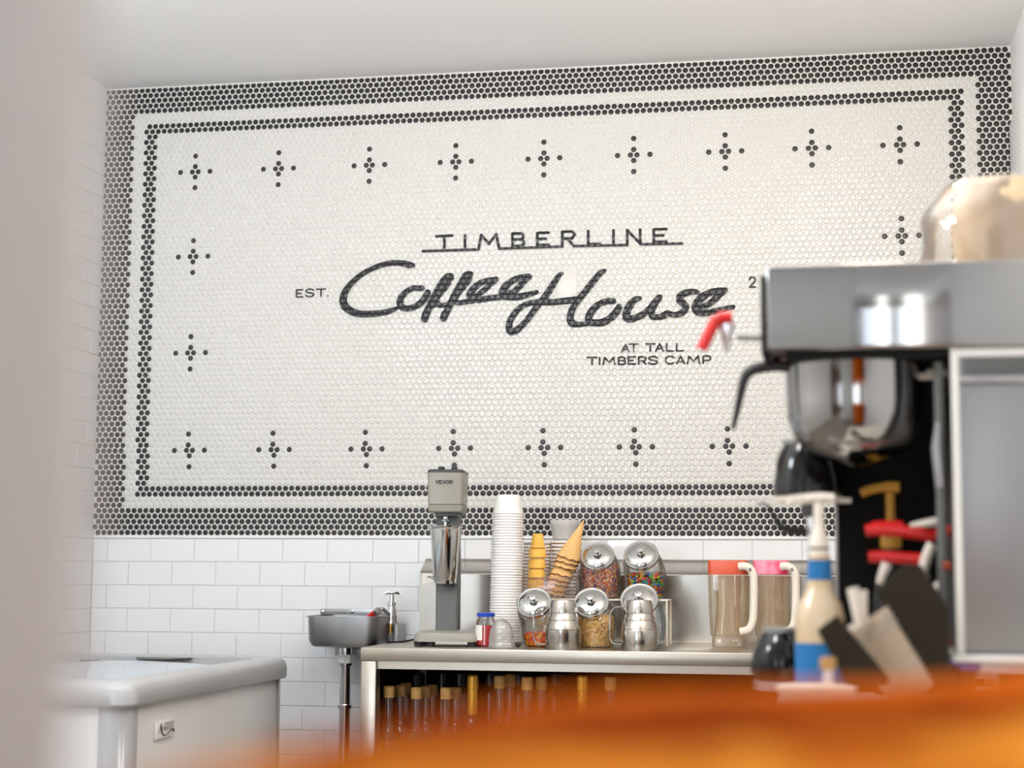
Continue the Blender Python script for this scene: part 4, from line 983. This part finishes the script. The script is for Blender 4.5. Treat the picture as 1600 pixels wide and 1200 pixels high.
def Q(px, py, d=DB): return CAM+ray(px, py)*d
sN = DB/F
br = thing('coffee_brewer', 'large stainless steel coffee brewer with a wide head and brew funnel on the right', 'brewer', Q(1500, 1060))
YBf = yd(1400, 500, DB)-.14; YBb = YBf+.29
Yb2 = YBf
x0, x1 = X(1197, 480, YBf), X(1660, 480, YBf)
zhb, zht = at(1400, 545, YBf).z, at(1400, 409, YBf).z
m = M(); m.box(x0, x1, YBf, YBb, zhb, zht, .006, seg=3); part('brewer_head', br, m, BSTEEL)
m = M(); m.box(x0-.009, x0-.0005, YBf+.004, YBb-.004, zhb-.002, zht-.016, .002); part('front_bezel', br, m, BLACK, 'black front bezel')
m = M(); m.box(x0+.03, X(1480, 550, YBf), YBf+.006, YBb-.006, zhb-.012, zhb-.0005); part('underside_rail', br, m, BLACKM)
xt0 = X(1488, 700, YBf+.01)
zbt = at(1550, 1022, YBf+.01).z
m = M(); m.box(xt0, x1-.03, YBf+.01, YBb-.01, zbt, zhb-.001, .005, seg=3); part('tower', br, m, mat('tower_steel', (146, 146, 147), .38, 1, noise=(14, .05), stretch=(30, 30, 1)))
m = M(); m.box(xt0-.0, xt0+.012, YBf+.006, YBf+.0095, zbt, zhb-.001); m.box(xt0+.0125, x1-.03, YBf+.006, YBf+.0095, zhb-.014, zhb-.001); part('tower_trim', br, m, PLATE, 'pale trim strip')
m = M()
for i in range(16):
    xx = X(1506+i*8, 570, YBf+.006); m.box(xx, xx+.006, YBf+.002, YBf+.0095, at(1550, 581, YBf).z, at(1550, 557, YBf).z)
part('vent', br, m, GREY2)
m = M()
for i in range(16):
    xx = X(1504+i*8, 590, YBf+.006); m.sphere((xx, YBf+.006, at(1550, 592, YBf).z), .0065, 8, 5, sc=(1, .6, 1.2))
part('ridged_band', br, m, STEELW)
m = M(); m.box(X(1488, 1030, YBf-.01), x1-.03, YBf-.01, YBb, at(1550, 1036, YBf-.01).z, zbt-.0005, .004); part('base', br, m, PLATE, 'pale base plate')
m = M(); m.box(X(1499, 1041, YBf), X(1530, 1041, YBf), YBf-.006, YBb-.02, at(1515, 1046, YBf).z, at(1515, 1036.5, YBf-.01).z); part('base_label', br, m, PURPLE, 'purple strip')
m = M(); m.box(X(1532, 1041, YBf), x1-.04, YBf-.004, YBb-.02, at(1515, 1049, YBf).z, at(1515, 1036.5, YBf-.01).z); part('base_skirt', br, m, STEELW)
for i, px in enumerate((1510, 1600)):
    for y_ in (YBf+.02, YBb-.03):
        cx_ = X(px, 1050, YBf); m = M(); m.lathe([(ZN, .014), (at(1515, 1045, YBf).z, .016)], c=(cx_, y_, 0), n=14); part('foot', br, m, RUBBER)
# funnel
Yq = (YBf+YBb)/2; cf = at(1336, 620, Yq)
pr = lp(1336, Yq, [(729, 3), (725, 18), (715, 50), (705, 76), (692, 90), (676, 98), (655, 105), (630, 107), (560, 108), (556, 111), (548, 111)])
m = M(); m.lathe(pr, c=(cf.x, Yq, 0), n=56)
fn = part('brew_funnel', br, m, BSTEEL, ang=60)
hp = [(1236, 574, 9), (1215, 571, 9.5), (1190, 574, 9), (1172, 580, 8.5), (1163, 592, 7.5), (1158, 612, 6.5), (1151, 645, 5), (1145, 671, 3.4)]
m = M(); pts = [tuple(at(a_, b_, Yq-.03)) for a_, b_, c_ in hp]; rad = [c_*sN for a_, b_, c_ in hp]
pp = cr([p_+(r_,) for p_, r_ in zip(pts, rad)], 5); m.tube([p_[:3] for p_ in pp], [p_[3] for p_ in pp], n=12); part('funnel_handle', fn, m, BLACK, 'black funnel handle')
for a_, b_, c_ in ((1435, 588, 1462), (1448, 582, 1478)):
    m = M(); m.tube([tuple(at(a_, b_, Yq-.05)), tuple(at(c_, b_, Yq-.05))], .006, n=8); part('funnel_rail', br, m, IVORY)
# sight tube
xs = X(1471, 800, YBf+.03)
m = M(); m.tube([(xs, YBf+.03, at(1471, 1030, YBf+.03).z), (xs, YBf+.03, zhb-.02)], .008, n=14); part('sight_tube', br, m, GREY2)
m = M(); m.tube([tuple(at(1469, 762, YBf+.02)), tuple(at(1463, 700, YBf+.02)), tuple(at(1466, 660, YBf+.02))], [.007, .008, .005], n=12); part('valve', br, m, STEELW)
for py in (884, 1005):
    m = M(); m.sphere(at(1480, py, YBf+.015), .0075, 12, 8); part('gauge_cap', br, m, mat('orange_red_cap', (150, 48, 16), .5))
# hot water tap with red lever
m = M(); m.tube([tuple(at(1192, 527, YBf+.02)), tuple(at(1152, 526, YBf+.02))], .006, n=12)
fa = part('tap_arm', br, m, STEELW)
p = at(1134, 505, YBf+.02)
m = M(); m.lathe(lp(1135, YBf+.02, [(551, 3), (545, 5), (525, 9), (512, 12), (504, 11), (499, 6)]), c=(at(1135, 520, YBf+.02).x, YBf+.02, 0), n=20); part('tap_valve', fa, m, CHROME)
m = M(); lv = [(1096, 546), (1116, 505), (1121, 497), (1144, 496)]
for (a1_, b1_), (a2_, b2_) in zip(lv, lv[1:]): m.tube([tuple(at(a1_, b1_, YBf+.01)), tuple(at(a2_, b2_, YBf+.01))], .0098, n=12)
part('tap_lever', fa, m, RED, 'red lever')

# black cabinet behind the brewer
Yk2 = YBb+.02; a_, b_ = X(1310, 850, Yk2), X(1490, 850, Yk2)
bc = thing('grinder_cabinet', 'tall black machine housing standing behind the brewer funnel', 'machine', ((a_+b_)/2, Yk2, ZN))
m = M(); m.box(a_, b_, Yk2, Yk2+.2, ZN+.0005, at(1400, 552, Yk2).z, .004); part('housing', bc, m, BLACKM)
m = M(); m.box(a_-.005, a_-.0003, Yk2+.004, Yk2+.19, ZN+.0005, at(1400, 560, Yk2).z, .001); part('edge_trim', bc, m, STEELW)

# dark glass decanters
def decanter(px, Y, prof, rimprof, label, hand=None):
    c = at(px, prof[0][0], Y)
    t = thing('coffee_decanter', label, 'decanter', (c.x, Y, c.z), 'dark glass coffee decanters')
    m = M(); m.lathe(lp(px, Y, prof), c=(c.x, Y, 0), n=36); part('decanter_glass', t, m, DARKGL)
    m = M(); m.lathe(lp(px, Y, rimprof), c=(c.x, Y, 0), n=36); part('rim_band', t, m, STEELW)
    if hand:
        m = M(); pp = cr([tuple(at(a_, b_, Y-.02))+(r_*sN,) for a_, b_, r_ in hand], 5); m.tube([p_[:3] for p_ in pp], [p_[3] for p_ in pp], n=10); part('decanter_handle', t, m, BLACK)
    return t
decanter(1262, YBb-.02, [(776, 50), (772, 54), (750, 52), (715, 44), (695, 36)], [(695, 37), (688, 38)], 'dark glass decanter with a steel neck under the brew funnel', [(1226, 702, 5), (1222, 715, 7), (1219, 733, 7), (1220, 748, 4)])
m = M(); Yp = YBb-.02; c = at(1258, 779, Yp)
m.lathe(lp(1262, Yp, [(786, 30), (784, 52), (777, 54), (776.4, 48)]), c=(at(1262, 780, Yp).x, Yp, 0), n=36)
m.box(at(1300, 780, Yp).x, at(1330, 780, Yp).x, Yp-.02, Yp+.02, at(1300, 786, Yp).z, at(1300, 779, Yp).z)
st = thing('warmer_plate', 'round steel warmer plate holding the upper decanter, on a slim post', 'warmer', (c.x, Yp, ZN)); part('plate', st, m, IVORY)
m = M(); m.lathe([(ZN+.0005, .03), (ZN+.006, .03), (ZN+.008, .009), (at(1262, 787, Yp).z, .008)], c=(X(1268, 850, Yp), Yp, 0), n=18); part('post', st, m, CHROME)
m = M(); m.box(X(1252, 800, Yp-.02), X(1272, 800, Yp-.02), Yp-.02, Yp, at(1260, 808, Yp).z, at(1260, 788, Yp).z, .003); part('switch_box', st, m, GREY2)
m = M(); hp = [(1183, 789, 1.6), (1195, 787, 2.2), (1203, 797, 3), (1214, 813, 4.5), (1222, 824, 6.5), (1240, 829, 7.5), (1262, 831, 7)]
pp = cr([tuple(at(a_, b_, Yp-.03))+(r_*sN,) for a_, b_, r_ in hp], 5); m.tube([p_[:3] for p_ in pp], [p_[3] for p_ in pp], n=10)
part('swing_handle', st, m, BLACK, 'curved black handle')
Yd2 = yd(1215, 1040, 3.05)
dc = decanter(1222, Yd2, [(1062, 40), (1050, 48), (1035, 49), (1015, 43), (992, 32), (988, 29)], [(988, 30), (981, 30), (980, 27)], 'low dark glass decanter with a pale rim, left of the blue-taped bottle')
zmin = at(1222, 1062, Yd2).z
m = M(); m.lathe([(ZN+.0005, .05), (zmin-.0004, .05)], c=(at(1222, 1062, Yd2).x, Yd2, 0), n=30)
solo('decanter_stand', m, STEELW, 'low round steel stand under the left dark decanter', 'stand', (at(1222, 1062, Yd2).x, Yd2, ZN))

# syrup bottle with pump and blue tape
DY = 2.78; Yz = yd(1282, 950, DY); c = at(1282, 1000, Yz)
t = thing('pump_bottle', 'cream syrup bottle with blue tape on its neck, blue label and ivory pump', 'bottle', (c.x, Yz, ZN))
body = lp(1282, Yz, [(1095, 36), (1090, 39), (985, 39), (962, 38), (942, 33), (925, 22), (905, 18), (880, 17), (868, 16)])
body = [(max(z, ZN+.0005) if i == 0 else z, r) for i, (z, r) in enumerate(body)]
m = M(); m.lathe(body, c=(c.x, Yz, 0), n=36); part('bottle_body', t, m, mat('cream_glass', (214, 192, 160), .12, coat=.6, col2=(196, 164, 118), cscale=9))
m = M(); m.lathe(lp(1282, Yz, [(906, 19.4), (875, 18.2)]), c=(c.x, Yz, 0), n=36, caps=(False, False)); part('blue_tape', t, m, BLUE)
m = M(); m.lathe(lp(1282, Yz, [(1085, 39.8), (1004, 39.8)]), c=(c.x, Yz, 0), n=36, caps=(False, False)); part('bottle_label', t, m, BLUE, 'blue label')
m = M(); m.lathe(lp(1282, Yz, [(868, 14.5), (856, 14.5), (840, 14), (830, 9.5), (815, 8), (785, 8)]), c=(c.x, Yz, 0), n=28); part('pump_collar', t, m, IVORY)
m = M(); m.lathe(lp(1282, Yz, [(858.5, 15.3), (855.5, 15.3)]), c=(c.x, Yz, 0), n=28); part('collar_ring', t, m, BLACK)
m = M(); pp = [tuple(at(1304, 779, Yz)), tuple(at(1282, 777, Yz)), tuple(at(1255, 779.5, Yz)), tuple(at(1232, 782, Yz-.01))]; m.tube(cr(pp, 4), .0075, n=12); part('pump_spout', t, m, IVORY)
# gold pump bottle behind
DG = 3.0; Yg = yd(1392, 850, DG); c = at(1393, 900, Yg)
t = thing('gold_pump_bottle', 'dark bottle with a gold pump head standing before the black housing', 'bottle', (c.x, Yg, ZN))
b_ = lp(1393, Yg, [(1060, 30), (940, 32), (900, 28), (875, 16), (857, 14)]); b_[0] = (ZN+.0005, b_[0][1])
m = M(); m.lathe(b_, c=(c.x, Yg, 0), n=28); part('bottle_body', t, m, DARKGL)
m = M(); m.lathe(lp(1393, Yg, [(857, 15), (854, 17), (838, 16.5), (835, 8)]), c=(c.x, Yg, 0), n=28); part('pump_collar', t, m, GOLD)
m = M(); m.lathe(lp(1393, Yg, [(838, 7), (770, 7)]), c=(c.x, Yg, 0), n=20)
pp = [tuple(at(1405, 762, Yg)), tuple(at(1385, 761.5, Yg)), tuple(at(1362, 765, Yg)), tuple(at(1345, 771, Yg))]; m.tube(cr(pp, 4), [.0095]*5+[.008]*8, n=12); part('pump_head', t, m, GOLD)

# tilted cup and lid organiser
def tilt_box(name, corners, d, th, mt, label, cat, grp=None):
    Yx = yd(corners[0][0], corners[0][1], d); vs = [at(a_, b_, Yx) for a_, b_ in corners]
    m = M(); n = len(vs)
    m.add(vs+[v+Vector((0, th, 0)) for v in vs], [tuple(range(n)), tuple(reversed(range(n, 2*n)))]+[(i, (i+1) % n, n+(i+1) % n, n+i) for i in range(n)])
    return solo(name, m, mt, label, cat, (vs[0].x, Yx, min(v.z for v in vs)), grp, smooth=False)
tilt_box('lid_holder', [(1369, 926), (1418, 880), (1440, 884), (1483, 952), (1484, 1066), (1462, 1066)], 2.70, .05, BROWNB, 'large dark brown slanted lid holder beside the steel tower', 'holder', 'dark slanted counter holders')
tilt_box('napkin_holder', [(1277, 986), (1308, 963), (1390, 1060), (1385, 1068), (1322, 1068)], 2.5, .08, BROWNB, 'small dark brown slanted holder in front of the blue-taped bottle', 'holder', 'dark slanted counter holders')
# slanted clear cup with white stirrers
Yu = yd(1380, 1010, 2.62)
c0_, c1_ = at(1430, 1085, Yu), at(1350, 972, Yu); ax = (c1_-c0_).normalized(); L_ = (c1_-c0_).length
t = thing('clear_tumbler', 'clear plastic tumbler lying at a slant between the dark holders', 'cup', c0_)
m = M(); m.lathe([(0, 34*2.62/F), (L_*.96, 43*2.62/F), (L_*.97, 45*2.62/F), (L_, 45*2.62/F), (L_*.985, 42*2.62/F), (.004, 33*2.62/F)], c=c0_, axis=ax, n=32); part('tumbler_wall', t, m, glass('tumbler_plastic', (246, 240, 232), .14, haze=.5, hazecol=(226, 212, 194)))
for i, r_ in enumerate((.88, .80)):
    m = M(); m.lathe([(L_*r_, 44.5*2.62/F), (L_*(r_+.02), 45.2*2.62/F)], c=c0_, axis=ax, n=32, caps=(False, False)); part('rim_ring', t, m, INKG)
SL = ['left white paper stirrer standing up out of the slanted tumbler', 'right white paper stirrer standing up out of the slanted tumbler', 'short white paper stirrer leaning right in the slanted tumbler', 'short white paper stirrer leaning on the left of the slanted tumbler']
for i, (a1_, b1_, a2_, b2_, r_) in enumerate(((1332, 918, 1350, 1000, 9), (1349, 922, 1350, 1000, 6), (1388, 955, 1365, 1010, 8), (1326, 978, 1362, 1020, 7))):
    m = M(); m.tube([tuple(at(a1_, b1_, Yu+.005*(i-1))), tuple(at(a2_, b2_, Yu+.005*(i-1)))], r_*2.62/F, n=12); solo('paper_stirrer', m, IVORY, SL[i], 'stirrer', at(a2_, b2_, Yu+.005*(i-1)), 'white stirrers in the slanted tumbler')
# red handled tongs and pale utensils
Yt = yd(1400, 830, 2.82)
t = thing('red_tongs', 'pair of red-handled tongs lying level across the gold pump', 'tongs', at(1410, 850, Yt))
for i, pts in enumerate(([(1352, 829, 9), (1370, 828, 10), (1400, 829, 10), (1440, 834, 10), (1456, 837, 9), (1486, 828, 8)], [(1362, 822, 7), (1385, 820, 7), (1410, 821, 7)], [(1357, 870, 9), (1380, 870, 9.5), (1410, 872, 9.5), (1446, 874, 9)])):
    m = M(); pp = cr([tuple(at(a_, b_, Yt+(.012 if i == 1 else 0)))+(r_*2.82/F,) for a_, b_, r_ in pts], 4); m.tube([p_[:3] for p_ in pp], [p_[3] for p_ in pp], n=14); part('tong_arm' if i != 1 else 'grip', t, m, RED)
Yv = Yt-.02
UL = ['pale plastic spoon handle lying over the upper red tong arm', 'pale upright spoon handle right of the lower red tong arm', 'round pale spoon bowl by the steel tower', 'short pale handle below the left end of the tongs']
for i, pts in enumerate(([(1422, 821, 3), (1445, 818, 6), (1466, 815, 7)], [(1456, 850, 8), (1447, 872, 8), (1442, 895, 7), (1450, 904, 4)], [(1460, 912, 5), (1467, 918, 10), (1470, 930, 6)], [(1386, 880, 8), (1380, 895, 7), (1374, 912, 5)])):
    m = M(); pp = cr([tuple(at(a_, b_, Yv))+(r_*2.8/F,) for a_, b_, r_ in pts], 4); m.tube([p_[:3] for p_ in pp], [p_[3] for p_ in pp], n=12)
    solo('plastic_spoon', m, IVORY, UL[i], 'spoon', at(pts[-1][0], pts[-1][1], Yv), 'pale spoons by the red tongs')
# little corked bottle, tub
Yw = yd(1300, 1050, 2.45); c = at(1294, 1060, Yw)
t = thing('corked_bottle', 'tiny corked bottle in front of the blue label', 'bottle', (c.x, Yw, ZN))
m = M(); b_ = lp(1294, Yw, [(1110, 18), (1078, 18), (1062, 8), (1046, 7)]); b_[0] = (ZN+.0005, b_[0][1]); m.lathe(b_, c=(c.x, Yw, 0), n=24); part('bottle_glass', t, m, CUPCL)
m = M(); m.lathe(lp(1294, Yw, [(1046, 11), (1042, 12.5), (1030, 12.5), (1027, 10)]), c=(c.x, Yw, 0), n=20); part('cork', t, m, CORK)
Yw = yd(1275, 1080, 2.38); c = at(1275, 1080, Yw)
m = M(); b_ = lp(1275, Yw, [(1125, 52), (1078, 58), (1074, 62), (1069, 62), (1068, 56)]); b_[0] = (ZN+.0005, b_[0][1]); m.lathe(b_, c=(c.x, Yw, 0), n=36)
solo('plastic_tub', m, IVORY, 'shallow round ivory tub at the front of the service counter', 'tub', (c.x, Yw, ZN))

# stack of paper filters in a bag on top of the brewer
Yx = Yq; c = at(1560, 400, Yx)
t = thing('filter_stack', 'tan stack of paper coffee filters in a crumpled clear bag on the brewer head', 'filters', (c.x, Yx, zht))
m = M(); rings = []
n = 48; zA = zht+.0005; zB_ = at(1560, 286, Yx).z
for k in range(10):
    f_ = k/9; z = zA+(zB_-zA)*f_; rad = (72+8*math.sin(f_*3.0)-(20*max(0, f_-.75)/.25))*sN*1.0
    rings.append([(c.x+.012+(rad+(.0022 if i % 2 else 0))*math.cos(2*math.pi*i/n), Yx+(rad+(.0022 if i % 2 else 0))*.9*math.sin(2*math.pi*i/n), z) for i in range(n)])
m.loft(rings); part('paper_filters', t, m, TAN)
m = M(); rings = []
for k in range(10):
    f_ = k/9; z = zA+(zB_+.006-zA)*f_*.98; rg = []
    for i in range(30):
        a_ = 2*math.pi*i/30; rad = (92+6*math.sin(3*a_+k*.5)+2.5*math.sin(7*a_-k*.8))*sN*(1-.45*max(0, f_-.6)/.4)
        xx = rad*math.cos(a_); xx = xx*1.30 if xx < 0 else xx*.95
        rg.append((c.x+xx, Yx+rad*.95*math.sin(a_), z))
    rings.append(rg)
m.loft(rings); part('clear_bag', t, m, BAG, ang=80)

# ---------------------------------------------------------------- bar slab in the foreground
ZBAR = 1.070
edge = [(330, 1204), (420, 1177), (520, 1151), (620, 1129), (720, 1109), (830, 1092), (940, 1081), (1060, 1073), (1200, 1072), (1350, 1069), (1480, 1060), (1610, 1046)]
pts = [atz(a_, b_, ZBAR) for a_, b_ in edge]
poly = [(p_.x, p_.y) for p_ in pts]
xl_ = poly[0][0]; 
poly += [(XR-.01, poly[-1][1]-.01), (XR-.01, ye+.012), (xe+.004, ye+.012)]
m = M(); m.prism(poly, ZBAR-.05, ZBAR)
bt_ = thing('bar_counter', 'glossy orange wooden slab bar in the near foreground with a curved far edge', 'bar', (2.35, -4.5, 0))
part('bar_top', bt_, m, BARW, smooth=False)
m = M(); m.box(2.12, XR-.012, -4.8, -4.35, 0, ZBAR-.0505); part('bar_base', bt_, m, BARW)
print('tiles', cnt, 'singles', len(singles), 'objects', len(bpy.data.objects), 'xe', xe, 'ye', ye, 'poly', poly[:3])
